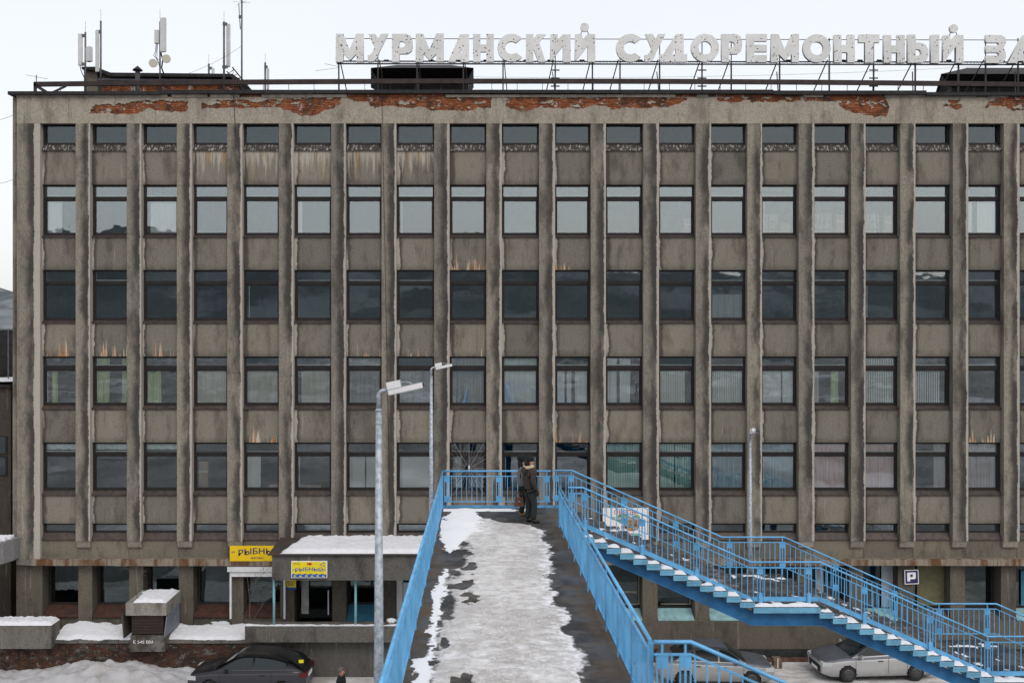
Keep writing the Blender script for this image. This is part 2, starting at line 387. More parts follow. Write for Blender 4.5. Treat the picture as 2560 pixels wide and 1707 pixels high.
def band_mesh():
    cell = .03; mb = MB()
    x0, x1 = fx(42), XR
    nx = int((x1-x0)/cell); nzc = int((ztop-zbot)/cell)+1
    cx = (x1-x0)/nx; cz = (ztop-zbot)/nzc
    keep = [[True]*nx for _ in range(nzc)]
    for j in range(nzc):
        z = zbot+(j+.5)*cz; py = CY-(z-H)*F/D
        if py > 296: continue
        for i in range(nx):
            x = x0+(i+.5)*cx; px = CX+x*F/D
            qx = px+3.5*fbm(x*3, z*3, 1); qy = py+4.0*fbm(x*4, z*4, 9)
            if in_patch(qx, qy) and fbm(x*2.2, z*5, 4) < .42: keep[j][i] = False
    vid = {}
    def V(i, j, y):
        k = (i, j, y)
        if k not in vid:
            vid[k] = len(mb.v)
            mb.v.append((x0+i*cx, D+y*.05, zbot+j*cz))
        return vid[k]
    for j in range(nzc):
        i = 0
        while i < nx:
            if not keep[j][i]: i += 1; continue
            k = i
            same = lambda q: keep[j][q]
            while k < nx and keep[j][k] and k-i < 400: k += 1
            mb.face((V(i, j, 0), V(k, j, 0), V(k, j+1, 0), V(i, j+1, 0)))
            mb.face((V(i, j, 0), V(i, j+1, 0), V(i, j+1, 1), V(i, j, 1)))
            mb.face((V(k, j, 0), V(k, j, 1), V(k, j+1, 1), V(k, j+1, 0)))
            i = k
        for i in range(nx):
            if keep[j][i] and j > 0 and not keep[j-1][i]: mb.face((V(i, j, 0), V(i, j, 1), V(i+1, j, 1), V(i+1, j, 0)))
            if keep[j][i] and j < nzc-1 and not keep[j+1][i]: mb.face((V(i, j+1, 0), V(i+1, j+1, 0), V(i+1, j+1, 1), V(i, j+1, 1)))
    return mb
band_mesh().build('parapet_render', M['band'], bld)
MB().box(fx(42), XR, D+.052, D+.30, zbot+.002, Zroof).build('parapet_masonry', M['mortar'], bld)
# bricks showing through
bm_ = [MB() for _ in range(3)]
BL, BH = .238, .061
def brick_mesh(name, mat, seed):
    random.seed(seed); r = lambda a: random.uniform(-a, a)
    mb = MB(); x, y, z = BL/2, .03, BH/2; j = .006
    mb.hexa([(-x+r(j), -y+r(.004), -z+r(.004)), (x+r(j), -y+r(.004), -z+r(.004)), (x, y, -z), (-x, y, -z), (-x+r(j), -y+r(.004), z+r(.004)), (x+r(j), -y+r(.004), z+r(.004)), (x, y, z), (-x, y, z)])
    return mb.mesh(name, mat)
BM = [brick_mesh('brick', M['brick'], 40+i) for i in range(4)]
BMD = [brick_mesh('brick', M['brickdark'], 60+i) for i in range(4)]
CORN = [(42,420),(430,520),(526,600),(655,868),(1114,1690),(1742,1771),(2008,2058),(2211,2440),(2470,2520)]
random.seed(11)
spots = []
nrow = 0
z = Zroof-.04
while z > PZ(296, D):
    x = fx(60)+(nrow % 2)*.13
    while x < XR:
        px, py = CX+x*F/D, CY-(z-H)*F/D
        ok = in_patch(px, py) or in_patch(px+7, py+1.5) or in_patch(px-7, py-1.5)
        if py < 245 and px > 300: ok = ok or not any(a-4 < px < b+4 for a, b in CORN)
        if ok and random.random() > .03: spots.append((x+random.uniform(-.006, .006), z))
        x += .256
    z -= .079; nrow += 1
spots.sort(key=lambda s: abs(s[0]-2))
for x, z in spots[:300]:
    link('brick', random.choice(BM), bld, (x, D+.062+random.uniform(-.010, .008), z))
mb = MB()
for x, z in spots[300:]:
    d = random.uniform(-.008, .006); mb.box(x-BL/2, x+BL/2, D+.032+d, D+.08, z-BH/2, z+BH/2)
tag(mb.build('brick_courses', M['brick'], bld), kind='stuff')
# thin broken cornice strip, roof edge flashing
random.seed(5)
for a, b in CORN:
    x = fx(a)
    while x < fx(b):
        e = min(fx(b), x+random.uniform(1.5, 4)); MB().box(x, e-.015, D-.045, D+.05, PZ(243.6, D), PZ(236, D)+random.uniform(-.03, 0)).build('cornice_strip', M['band'], bld); x = e
xs = XL-.1
k = 0
while xs < XR:
    e = min(XR, xs+6.1); dz = -.09*(abs((xs+3)/20)**2)
    MB().box(xs, e-.01, D-.16, D+.5, PZ(236, D)+dz+.01, PZ(226.5, D)+dz+random.uniform(-.012, .012)).build('roof_edge_flashing', M['black'], bld); xs = e
MB().box(XL, XR, D+.5, YB, Zroof-.25, Zroof+.02).build('roof_slab', M['black'], bld)
# shell: gable walls, rear wall, intermediate floors, room partitions
MB().box(XL+.004, XL+.3, D+.41, YB, 0, Zroof-.25).build('gable_wall', M['lowband'], bld)
MB().box(XR-.3, XR, D+.06, YB, 0, Zroof-.25).build('gable_wall', M['lowband'], bld)
MB().box(XL+.3, XR-.3, YB-.3, YB, 0, Zroof-.25).build('rear_wall', M['lowband'], bld)
MB().box(XL+.31, XR-.31, D+4.6, D+4.8, 0, Zroof-.26).build('corridor_wall', M['interior_dark'], bld)

# rows: top of opening, transom top/bottom, frame bottom, bottom of sill (photograph pixels)
ROWS = [dict(t=309, b=361, s=378), dict(t=463, u=491, v=500, b=588.5, s=594), dict(t=676, u=702, v=711.5, b=801, s=808.5),
        dict(t=892, u=914, v=925, b=1014, s=1023.5), dict(t=1107, u=1130.5, v=1139, b=1226.5, s=1238.5), dict(t=1309, b=1332, s=1349)]
ROWN = ['top', 'second', 'third', 'fourth', 'fifth', 'low sixth']
ORD = ['first','second','third','fourth','fifth','sixth','seventh','eighth','ninth','tenth','eleventh','twelfth','thirteenth','fourteenth','fifteenth','sixteenth','seventeenth','eighteenth','nineteenth','twentieth','twenty-first']
# left pier, pilasters
zpb = fz(1350)
zl1_ = fz(1396)
def pilaster(x0, x1, zt, zb, seed):
    random.seed(seed); mb = MB(); z = zt; first = True
    cuts = [zt]
    zz = fz(345+random.uniform(-6, 6))
    for k in range(9):
        zq = fz(350+k*118+random.uniform(-9, 9))
        if zq > zb+.5: cuts.append(zq)
    cuts.append(zb)
    for a, b in zip(cuts, cuts[1:]):
        d = random.uniform(-.004, .004)
        mb.box(x0, x1, D+.002+d, D+.5, b+.004, a-.004)
    mb.box(x0+.01, x1-.01, D+.014, D+.45, zb, zt)
    return mb
pilaster(fx(42), fx(OPEN[0][0]), zbot, fz(1396), 1).build('corner_pier', M['pilaster'], bld)
MB().box(XL, fx(41), D+.06, D+.4, fz(1396), PZ(243, D)).build('corner_strip', M['pilaster'], bld)
for k in range(NC):
    x0 = fx(OPEN[k][1]); x1 = fx(OPEN[k+1][0]) if k+1 < NC else XR
    pilaster(x0, x1, zbot, zpb, k+2).build('pilaster', M['pilaster'], bld)
    MB().box(x0+.002, x1-.002, SP+.02, SP+.16, zl1_, zpb-.002).build('lower_band_panel', M['lowband'], bld)
    # broken stub where the pilaster ends on the lower band
    MB().hexa([(x0+.01, D+.10, fz(1366)), (x1-.02, D+.10, fz(1366)), (x1-.02, SP+.02, fz(1366)), (x0+.01, SP+.02, fz(1366)),
               (x0+.01, D+.03, zpb), (x1-.02, D+.03, zpb), (x1-.02, SP+.02, zpb), (x0+.01, SP+.02, zpb)]).build('pilaster_foot', M['band'], bld)

M['palepaint'] = plain('pale_inner_frame_paint', (.62, .65, .62), .6)
RUST = {(0,2),(1,2),(2,2),(6,2),(7,2),(8,2),(4,3),(10,1),(8,1),(10,3),(18,3)}
OCHRE = {(3,0),(4,0),(5,0),(6,0),(7,0)}
def window(c, r):
    q = ROWS[r]; x0, x1 = fx(OPEN[c][0]), fx(OPEN[c][1]); random.seed(c*17+r)
    zt, zb = fz(q['t'])+.02, fz(q['b'])
    mb = MB(); w_ = .075; y0, y1 = FR, FR+.09
    def ring(xa, xb, za, zc, w_, ya, yb):
        mb.box(xa, xa+w_, ya, yb, za, zc); mb.box(xb-w_, xb, ya, yb, za, zc)
        mb.box(xa+w_, xb-w_, ya, yb, za, za+w_); mb.box(xa+w_, xb-w_, ya, yb, zc-w_, zc)
    panes = []
    ring(x0, x1, zb, zt, w_, y0, y1)
    if 'u' in q:
        zu, zv = fz(q['u']), fz(q['v'])
        mb.box(x0+w_, x1-w_, y0-.015, y1, zv, zu)
        mb.box(x0+w_, x1-w_, y0-.03, y0-.015, (zu+zv)/2-.012, (zu+zv)/2+.012)
        ring(x0+w_+.004, x1-w_-.004, zb+w_+.004, zv-.004, .035, y0+.02, y1-.01)
        panes = [(x0+w_, x1-w_, zu, zt-w_), (x0+w_+.035, x1-w_-.035, zb+w_+.035, zv-.035)]
    else: panes = [(x0+w_, x1-w_, zb+w_, zt-w_)]
    wo_ = mb.build('window', M['frame'], bld)
    for (a, b, c0, d0) in panes:
        cx_, cz_ = (a+b)/2, (c0+d0)/2
        pm = MB().box(a-cx_, b-cx_, -.003, .003, c0-cz_, d0-cz_)
        o = link('pane', pm.mesh('pane', M['glass_dull'] if r == 0 else M['glass']), wo_, (cx_, FR+.055, cz_))
        o.rotation_euler = (random.gauss(0, .006), 0, random.gauss(0, .006))
    if 'u' in q and random.random() < .62:
        MB().box(x0+.10, x1-.10, FR+.075, FR+.10, fz(q['u'])+.005, fz(q['u'])+random.uniform(.03, .05)).build('inner_frame', M['palepaint'], wo_)
    if 'u' in q and random.random() < .22:
        xx = x0+.12+random.uniform(0, .08); MB().box(xx, xx+.035, FR+.075, FR+.10, zb+.12, fz(q['v'])-.04).build('inner_frame', M['palepaint'], wo_)
    zs = fz(q['s'])
    if r in (0, 5):
        sm = MB().hexa([(x0+.005, SP-.06, zs), (x1-.005, SP-.06, zs), (x1-.005, FR+.02, zb-.05), (x0+.005, FR+.02, zb-.05),
                        (x0+.005, SP-.06, zs+.03), (x1-.005, SP-.06, zs+.03), (x1-.005, FR+.02, zb+.01), (x0+.005, FR+.02, zb+.01)])
        sm.build('sill', M['sillpeel'] if r == 0 else M['sill'], wo_)
    else:
        sm = MB().hexa([(x0+.005, SP-.05, zs+.02), (x1-.005, SP-.05, zs+.02), (x1-.005, FR+.02, zb-.04), (x0+.005, FR+.02, zb-.04),
                        (x0+.005, SP-.05, zs+.05), (x1-.005, SP-.05, zs+.05), (x1-.005, FR+.02, zb+.008), (x0+.005, FR+.02, zb+.008)])
        sm.box(x0+.005, x1-.005, SP-.054, SP-.044, zs, zs+.05)
        sm.build('sill', M['sill'], wo_)
    # panel below
    zn = fz(ROWS[r+1]['t'])+.02 if r < 5 else fz(1396)
    m_ = M['spandrel_rust'] if (c, r) in RUST else M['spandrel_ochre'] if (c, r) in OCHRE else M['lowband'] if r == 5 else M['spandrel']
    MB().box(x0, x1, SP, SP+.16, zn, zs+.03).build('spandrel', m_, bld)
    if r == 0: pass
for c in range(NC):
    for r in range(6): window(c, r)
# lintel soffit fill behind the parapet, floors behind each spandrel
for r in range(6):
    zt_ = fz(ROWS[r]['s'])-.02; zb_ = fz(ROWS[r+1]['t'])+.1 if r < 5 else fz(1400)
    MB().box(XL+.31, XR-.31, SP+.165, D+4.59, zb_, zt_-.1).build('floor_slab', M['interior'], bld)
random.seed(3)
for r in range(1, 6):
    zt_, zb_ = fz(ROWS[r]['t'])+.09, fz(ROWS[r]['s'])-.11
    for c in range(0, NC-1):
        if (c*7+r*3) % 5 in (0, 2):
            xw = (fx(OPEN[c][1])+fx(OPEN[c+1][0]))/2
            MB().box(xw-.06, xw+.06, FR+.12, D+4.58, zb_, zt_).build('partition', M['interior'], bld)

# lower band, rusty ledge, ground storey
zl0, zl1 = PZ(1411, D+.05), PZ(1396, D+.05)
MB().box(fx(42), XR, D+.06, D+.6, zl0+.24, zl0+.25).build('ledge_bed', M['lowband'], bld)
xs = fx(80); random.seed(9)
while xs < XR:
    e = min(XR, xs+random.uniform(2.4, 4.4))
    MB().box(xs, e-.012, D-.10, D+.5, zl0+random.uniform(-.015, .015), zl1+random.uniform(-.01, .012)).build('ledge_beam', M['ledge'], bld); xs = e
MB().hexa([(fx(42), D-.05, zl0+.02), (fx(80), D-.08, zl0), (fx(80), D+.5, zl0), (fx(42), D+.5, zl0), (fx(42), D-.05, zl1-.02), (fx(80), D-.08, zl1), (fx(80), D+.5, zl1), (fx(42), D+.5, zl1)]).build('ledge_end', M['dimconc'], bld)
GP = D+.24          # front of ground-storey piers
GW = D+.80          # ground-storey glazing
M['redsill'] = plain('red_brown_sill_paint', (.060, .026, .018), .75, var=.3, dirt=(.03, .027, .025))
M['bluesill'] = plain('pale_blue_sill_paint', (.24, .42, .45), .6, var=.15, dirt=(.16, .15, .11), dirt_amt=.6)
M['bluesill2'] = plain('blue_sill_paint', (.045, .17, .25), .6, var=.15)
M['whiteplastic'] = plain('white_plastic', (.70, .71, .72), .45, var=.06, dirt=(.4, .39, .37), dirt_amt=.3)
M['greypanel'] = plain('pale_grey_panel', (.36, .40, .45), .6, var=.12)
M['olive'] = plain('olive_panel', (.135, .13, .07), .7, var=.15)
M['darkdoor'] = plain('dark_door_paint', (.022, .02, .02), .6)
zg = {}
for k in range(-1, NC):
    x0 = fx(OPEN[k][1]) if k >= 0 else XL+.05
    x1 = fx(OPEN[k+1][0]) if k+1 < NC else XR-.05
    zb_ = .9 if k < 8 else 0.0
    MB().box(x0+.01, x1-.01, GP, GW+.3, zb_, zl0-.002).build('ground_pier', M['plinth'], bld)
for k in range(NC):
    x0, x1 = fx(OPEN[k][0])+.01, fx(OPEN[k][1])-.01
    left = k < 8
    zt_ = zl0; zs_ = PZ(1510 if left else 1519, GW); zf_ = PZ(1540 if left else 1548, GP)
    if k == 5: zs_ = PZ(1560, GW)
    if k == 6: zf_ = PZ(1551, GP)
    if k == 15: zs_ = PZ(1600, GW)
    mb = MB()
    for (a, b, c0, d0) in ((x0, x0+.09, zs_, zt_), (x1-.09, x1, zs_, zt_), (x0+.09, x1-.09, zs_, zs_+.08), (x0+.09, x1-.09, zt_-.12, zt_)):
        mb.box(a, b, GW, GW+.09, c0, d0)
    fm = M['frame'] if k not in (3, 7) else M['whiteplastic'] if k == 7 else M['frame']
    wn = mb.build('door' if k in (5, 15) else 'window', fm, bld)
    pm = MB().box(x0+.09, x1-.09, GW+.05, GW+.056, zs_+.08, zt_-.12)
    pm.build('pane', M['glass_lo'], wn)
    if k not in (5, 15):
        m_ = M['redsill'] if k < 6 else M['bluesill2'] if k == 6 else M['redsill'] if k == 7 else M['bluesill']
        if k in (17, 18): m_ = M['plinth']
        MB().hexa([(x0, GP-.06, zf_-.03), (x1, GP-.06, zf_-.03), (x1, GW, zs_-.05), (x0, GW, zs_-.05), (x0, GP-.06, zf_), (x1, GP-.06, zf_), (x1, GW, zs_), (x0, GW, zs_)]).build('sill', m_, wn)
        MB().box(x0, x1, GP+.02, GW+.2, 0 if not left else .9, zf_-.035).build('ground_spandrel', M['plinth'], bld)
    else:
        MB().box(x0, x1, GP+.02, GW+.2, 0, zs_-.004).build('door_step', M['plinth'], bld)
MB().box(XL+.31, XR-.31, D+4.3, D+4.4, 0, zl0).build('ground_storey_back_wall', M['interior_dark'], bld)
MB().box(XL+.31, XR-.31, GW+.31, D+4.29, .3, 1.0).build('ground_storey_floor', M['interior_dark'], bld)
# plinth of the right-hand part: rendered wall, dark course, row of red stones
x0 = fx(1150)
MB().box(x0, XR, D+.02, GP+.019, PZ(1622, D), PZ(1549.5, GP)).build('plinth_wall', M['plinth'], bld)
MB().box(x0, XR, D-.03, GP, PZ(1641, D), PZ(1622.4, D)).build('plinth_band', plain('bitumen_band', (.022, .024, .024), .7, var=.4), bld)
M['redstone'] = brickmat('dull_red_stone', (.10, .045, .035), (.16, .085, .065), (.05, .045, .04), (.2, .18, .16), .4)
random.seed(21); x = x0
while x < XR:
    e = x+random.uniform(.17, .30)
    MB().box(x, e-.012, D-.10+random.uniform(-.012, .012), D+.2, -.05, PZ(1641.5, D)).build('plinth_stone', M['redstone'], bld); x = e

# ------------------------------------------------------------------ curtains and blinds behind the glass
def curtain(c, r, kind, style, u0=0.0, u1=1.0, v0=0.0, v1=1.0, what=None):
    """hanging cloth behind the big pane (and the pane above when v1 > 1)"""
    q = ROWS[r]; x0, x1 = fx(OPEN[c][0])+.09, fx(OPEN[c][1])-.09
    zb_, zt_ = fz(q['b'])+.06, fz(q['v'])
    if v1 > 1: zt_ = fz(q['t'])-.02; v1 = 1
    a, b = x0+(x1-x0)*u0, x0+(x1-x0)*u1; z0, z1 = zb_+(zt_-zb_)*v0, zb_+(zt_-zb_)*v1
    random.seed(c*31+r*7+int(u0*10)); y = FR+.125
    mb = MB(); w_ = b-a
    if style == 'slats':
        n = max(3, int(w_/.088)); s = w_/n
        for i in range(n):
            t = random.uniform(.014, .026); xx = a+i*s
            mb.hexa([(xx, y-t, z0), (xx+s*.96, y+t, z0), (xx+s*.96, y+t+.003, z0), (xx, y-t+.003, z0), (xx, y-t, z1), (xx+s*.96, y+t, z1), (xx+s*.96, y+t+.003, z1), (xx, y-t+.003, z1)])
        nm = 'vertical_blind'
    else:
        n = max(12, int(w_/.022)); ph = random.uniform(0, 6); k1 = random.uniform(26, 40)
        for j, z in enumerate((z0, z1)):
            for i in range(n+1):
                u = i/n; am = .018 if style == 'drape' else .004
                spread = 1 if j else 1.0+.03*math.sin(ph+u*5)
                mb.v.append((a+w_*u*spread if j == 0 else a+w_*u, y+am*math.sin(k1*u*w_+ph)+am*.5*math.sin(2.3*k1*u*w_+j), z+(.01*math.sin(u*19+ph) if j == 0 and v0 > 0 else 0)))
        for i in range(n): mb.face((i, i+1, n+1+i+1, n+1+i), 0, True)
        nm = 'curtain' if style == 'drape' else 'roller_blind'
    what = what or {'slats': 'vertical blind', 'drape': 'curtain', 'flat': 'roller blind'}[style]
    side = '' if u1-u0 > .75 else ', at its left side' if u0 < .2 else ', at its right side'
    if u0 > .2 and u1 < .8: side = ', in its middle'
    colr = {'palegreen': 'pale green', 'blue': 'blue-grey', 'mauve': 'mauve-grey', 'tulle': 'sheer white'}.get(kind, kind)
    o = mb.build(nm, CUR[kind])
    tag(o, '%s %s, %s window from left, %s row%s' % (colr, what, ORD[c], ROWN[r], side), 'curtain' if style == 'drape' else 'blind', 'curtains and blinds in the office windows')
C_ = curtain
C_(0,1,'white','drape',.05,.5); C_(2,1,'white','drape',.12,1); C_(5,1,'white','drape',0,.14); C_(18,1,'white','drape',0,.22); C_(18,1,'tulle','flat',.38,1)
C_(0,3,'green','drape',.18,.36); C_(1,3,'green','drape',.02,.42,0,1.1); C_(1,3,'green','drape',.80,1,0,1.1); C_(2,3,'green','drape',.03,.46,0,1)
C_(3,3,'beige','flat',.02,1); C_(4,3,'beige','flat',0,1); C_(5,3,'beige','flat',.12,1)
C_(6,3,'grey','slats',0,1,0,1.1); C_(7,3,'grey','slats',0,1); C_(8,3,'grey','slats',0,1,0,1.1)
C_(9,3,'tulle','drape',.02,1,0,1.1); C_(10,3,'tulle','drape',0,.26); C_(10,3,'tulle','drape',.33,.48); C_(10,3,'tulle','drape',.60,1)
C_(11,3,'tulle','drape',.02,.30,0,1.1); C_(11,3,'tulle','drape',.40,.72,0,1.1); C_(12,3,'palegreen','slats',0,.80); C_(13,3,'palegreen','slats',0,1)
C_(14,3,'white','drape',0,.62); C_(14,3,'tulle','drape',.66,1); C_(15,3,'mauve','drape',.0,.18); C_(15,3,'green','drape',.55,.78)
C_(16,3,'palegreen','slats',0,1,0,1.1); C_(17,3,'tulle','slats',0,.82)
for c in (0, 1, 2): C_(c,4,'tulle','drape',0,1,.86,1.1,'short pelmet curtain')
C_(4,4,'white','drape',.02,.44); C_(6,4,'white','slats',.02,.50); C_(6,4,'white','slats',.55,1); C_(7,4,'white','flat',.02,1,0,1)
C_(8,4,'white','drape',.0,.3); C_(11,4,'teal','slats',0,1,0,1.1); C_(12,4,'teal','slats',0,.46,0,1.1); C_(12,4,'teal','slats',.5,1,0,1.1)
C_(13,4,'blue','drape',0,1,0,1.1); C_(14,4,'blue','drape',0,1,0,1.1); C_(15,4,'pink','drape',0,1,0,1.1); C_(16,4,'pink','drape',0,1,0,1.1)
C_(17,4,'mauve','drape',.62,1,0,1.1); C_(18,4,'mauve','drape',0,1,0,1.1); C_(13,2,'grey','flat',0,1,0,.72)

# things standing on the window sills and in the rooms
M['card'] = plain('brown_cardboard', (.42, .30, .19), .85, var=.15); M['books'] = streaky('book_spines', (.16, .13, .13), (.46, .42, .38), 30)
def item(c, r, u0, u1, v0, v1, name, cat, label, mat, dep=.2):
    q = ROWS[r]; x0, x1 = fx(OPEN[c][0])+.11, fx(OPEN[c][1])-.11; zb_, zt_ = fz(q['b'])+.0, fz(q['v'])
    a, b = x0+(x1-x0)*u0, x0+(x1-x0)*u1; y = FR+.16
    t = thing(name, label, cat, ((a+b)/2, y+.2, zb_+(zt_-zb_)*v0))
    if name == 'bookcase':
        z0, z1 = zb_+(zt_-zb_)*v0, zb_+(zt_-zb_)*v1; y += .25
        MB().box(a, b, y+.03, y+.3, z0, z1).build('carcass', M['room_light'], t)
        for k in range(3):
            zz = z0+(z1-z0)*k/3; MB().box(a, b, y, y+.028, zz, zz+.025).build('shelf', M['wood_pale'], t)
            MB().box(a+.02, b-.02, y+.005, y+.027, zz+.027, zz+(z1-z0)*.27).build('book_row', M['books'], t)
    else:
        MB().box(a, b, y, y+dep, zb_+(zt_-zb_)*v0, zb_+(zt_-zb_)*v1).build('carton', mat, t)
        MB().box(a, b, y-.004, y-.001, zb_+(zt_-zb_)*(v0+(v1-v0)*.62), zb_+(zt_-zb_)*(v0+(v1-v0)*.68)).build('tape', M['palepaint'], t)
M['wood_pale'] = plain('pale_shelf_board', (.36, .33, .28), .7)
for c in (14, 15, 16): item(c, 1, .02, .62 if c != 15 else .68, 0, .66, 'bookcase', 'bookcase', 'crowded bookcase behind the %s window from left, second row' % ORD[c], None)
for c, u0, u1, v1 in ((12, .80, .97, .50), (14, .62, .93, .36), (15, .74, .98, .60), (16, .72, .95, .58)): item(c, 1, u0, u1, 0, v1, 'cardboard_box', 'box', 'tall cardboard box at the right of the %s window from left, second row' % ORD[c], M['card'])
item(3, 4, .04, .34, 0, .80, 'cardboard_box', 'box', 'tall cardboard box in the fourth window from left, fifth row', M['card']); item(5, 4, .04, .70, 0, .13, 'cardboard_box', 'box', 'long flat carton on the sill of the sixth window from left, fifth row', M['card'])
item(4, 4, .70, .98, 0, .15, 'cardboard_box', 'box', 'low carton on the sill of the fifth window from left, fifth row', M['card'])
item(7, 4, .04, .2, 0, .18, 'cardboard_box', 'box', 'small dark box on the sill of the eighth window from left, fifth row', M['interior'])
# ------------------------------------------------------------------ rooftop sign
g = G('enamelled_letter_face'); p = g.pos()
v = g.voro(p, 7.5); mk = g.m('MULTIPLY', g.ss(v, .27, .17), g.ss(g.noise(p, 2.2, 3), .42, .50))
c = g.mix(g.ss(g.noise(p, 1.2, 5), .3, .7), (.62, .63, .62), (.74, .745, .74))
c = g.mix(g.m('MULTIPLY', g.ss(g.noise(g.vmul(p, (6, 6, 1.5)), 1.0, 5, .7), .60, .70), .35), c, (.30, .24, .18))
c = g.mix(mk, c, (.10, .07, .05)); M['letter'] = g.out(c, .6)
M['signsteel'] = plain('sign_steel', (.040, .034, .038), .6, var=.3)
def curve_mesh(name, loops, extrude, mat, scale=1.0):
    cu = bpy.data.curves.new(name, 'CURVE'); cu.dimensions = '2D'; cu.fill_mode = 'BOTH'; cu.extrude = extrude
    for lp in loops:
        sp = cu.splines.new('POLY'); sp.points.add(len(lp)-1); sp.use_cyclic_u = True
        for i, (x, y) in enumerate(lp): sp.points[i].co = (x*scale, y*scale, 0, 1)
    o = bpy.data.objects.new('tmp', cu); me = bpy.data.meshes.new_from_object(o)
    bpy.data.objects.remove(o); bpy.data.curves.remove(cu)
    me.name = name; me.materials.clear(); me.materials.append(mat)
    me.transform(Matrix.Rotation(R(90), 4, 'X')); me.update(); return me
def text_mesh(name, body, size, mat, extrude=.004, align='CENTER', bold=0.0, arc=0.0, sx=1.0):
    cu = bpy.data.curves.new(name, 'FONT'); cu.body = body; cu.size = size; cu.align_x = align; cu.extrude = extrude
    o = bpy.data.objects.new('tmp', cu)
    me = bpy.data.meshes.new_from_object(o)
    bpy.data.objects.remove(o); bpy.data.curves.remove(cu)
    me.name = name; me.materials.clear(); me.materials.append(mat)
    if bold:
        vs = [v.co.copy() for v in me.vertices]; fs = [tuple(q.vertices) for q in me.polygons]; n = len(vs)
        me2 = bpy.data.meshes.new(name); me2.from_pydata([(v.x-bold, v.y, v.z) for v in vs]+[(v.x+bold, v.y, v.z-.0006) for v in vs]+[(v.x, v.y+bold*.8, v.z-.0012) for v in vs], [], fs+[tuple(i+n for i in f) for f in fs]+[tuple(i+2*n for i in f) for f in fs])
        me2.materials.append(mat); me = me2
    xs = [v.co.x for v in me.vertices]; hw = max(abs(min(xs)), abs(max(xs))) or 1
    for v in me.vertices:
        u = v.co.x/hw; v.co.y += arc*(1-u*u); v.co.x *= sx
    me.transform(Matrix.Rotation(R(90), 4, 'X')); me.update(); return me
def arc(cx, cy, r, a0, a1, n=28): return [(cx+r*math.cos(R(a0+(a1-a0)*i/n)), cy+r*math.sin(R(a0+(a1-a0)*i/n))) for i in range(n+1)]
LET = {
 'М': (70, [[(0,0),(1.4,70),(19.6,70),(34.5,31),(52,70),(70,70),(69.6,0),(51.8,0),(51.8,19.6),(35.7,3.5),(19.6,20),(18.7,0)]]),
 'У': (51, [[(1.8,69),(20,69),(27,57),(33,69),(51.8,69),(29.5,25),(24,10),(15,1),(.9,0),(0,17),(6.3,17.3),(12.5,24),(17,35)]]),
 'Р': (52, [[(0,0),(0,70),(37,70),(47,65),(51.5,54),(51.8,38),(49,27),(40,20.5),(19,20),(19,0)], [(19,51),(28,51),(33,47),(33,40),(28,36),(19,36)]]),
 'А': (53, [[(0,0),(30,69),(53,69),(52.7,0),(32,0),(31,5.4),(20.5,5.4),(18.7,0)], [(28,23),(34.5,23),(34,33)]]),
 'Н': (52, [[(0,0),(0,69),(18.7,69),(18.7,43),(33.5,43),(33.5,69),(52,69),(52,0),(33,0),(33,25),(19,25),(19,0)]]),
 'С': (60, [arc(35,35,35,42,318)+list(reversed(arc(35,35,16,48,312)))]),
 'К': (50, [[(0,0),(0,69),(18.7,69),(18.7,56),(27,69),(50,69),(33,50),(49,0),(31,0),(20,30),(18.7,30),(18.7,0)]]),
 'И': (52, [[(0,3),(1,69),(19,69),(19,55),(32,69),(51.5,69),(51.5,0),(32,0),(32.5,40),(4,4)]]),
 'Д': (70, [[(0,0),(0,18),(9,19),(41,69),(60.7,69),(60.7,19),(69.6,19),(69.6,0)], [(31,19),(41,19),(40.5,34)]]),
 'О': (70, [arc(35,35,35,0,360,40)[:-1], arc(35,35,16.5,0,360,32)[:-1]]),
 'Е': (52, [[(0,0),(0,70),(51.4,70),(51.4,52),(19,52),(19,43.5),(51.4,43.5),(51.4,26),(19,26),(19,18),(51.4,18),(51.4,0)]]),
 'Т': (52, [[(16,0),(16,50),(0,50),(0,70),(51.7,70),(51.7,50),(37,50),(37,0)]]),
 'Ь': (52, [[(0,0),(0,70),(20,70),(20,50),(32,50),(44,45),(51,34),(51.5,18),(46,5),(36,0)], [(20,33),(29,33),(33,28),(33,22),(29,17),(20,17)]]),
 'І': (21, [[(0,0),(0,70),(21,70),(21,0)]]),
 'З': (51, [[(0,70),(38,70),(49,63),(50,50),(44,37),(50,27),(50,12),(42,2),(30,0),(0,0),(0,18.5),(30,18.5),(34,22),(30,26),(0,26),(0,43.5),(30,43.5),(34,47),(30,51),(0,51)]])}
SY = D+.75
sc_ = SY/F
SIGN = [('М',839.6,910),('У',919.6,970.7),('Р',980,1032),('М',1039,1110),('А',1120,1173),('Н',1182.6,1235),('С',1244,1304),('К',1314.6,1364.6),('И',1375,1426.8),('И',1436.6,1488.4),
        ('С',1539.6,1600.4),('У',1611,1663),('Д',1648,1717.7),('О',1727,1797),('Р',1802.9,1854.8),('Е',1865,1916.8),('М',1925.7,1996),('О',2006,2076),('Н',2083.8,2136),('Т',2145,2196.7),
        ('Н',2207.7,2260.5),('Ь',2267.7,2319.8),('І',2325.3,2346.6),('И',2355.5,2407.6),('З',2462.8,2514),('А',2517,2584)]
sign = thing('rooftop_sign', 'row of tall white rust-spotted Cyrillic letters on a steel frame along the roof', 'sign', (PX(1700, SY), SY, Zroof))
cache = {}
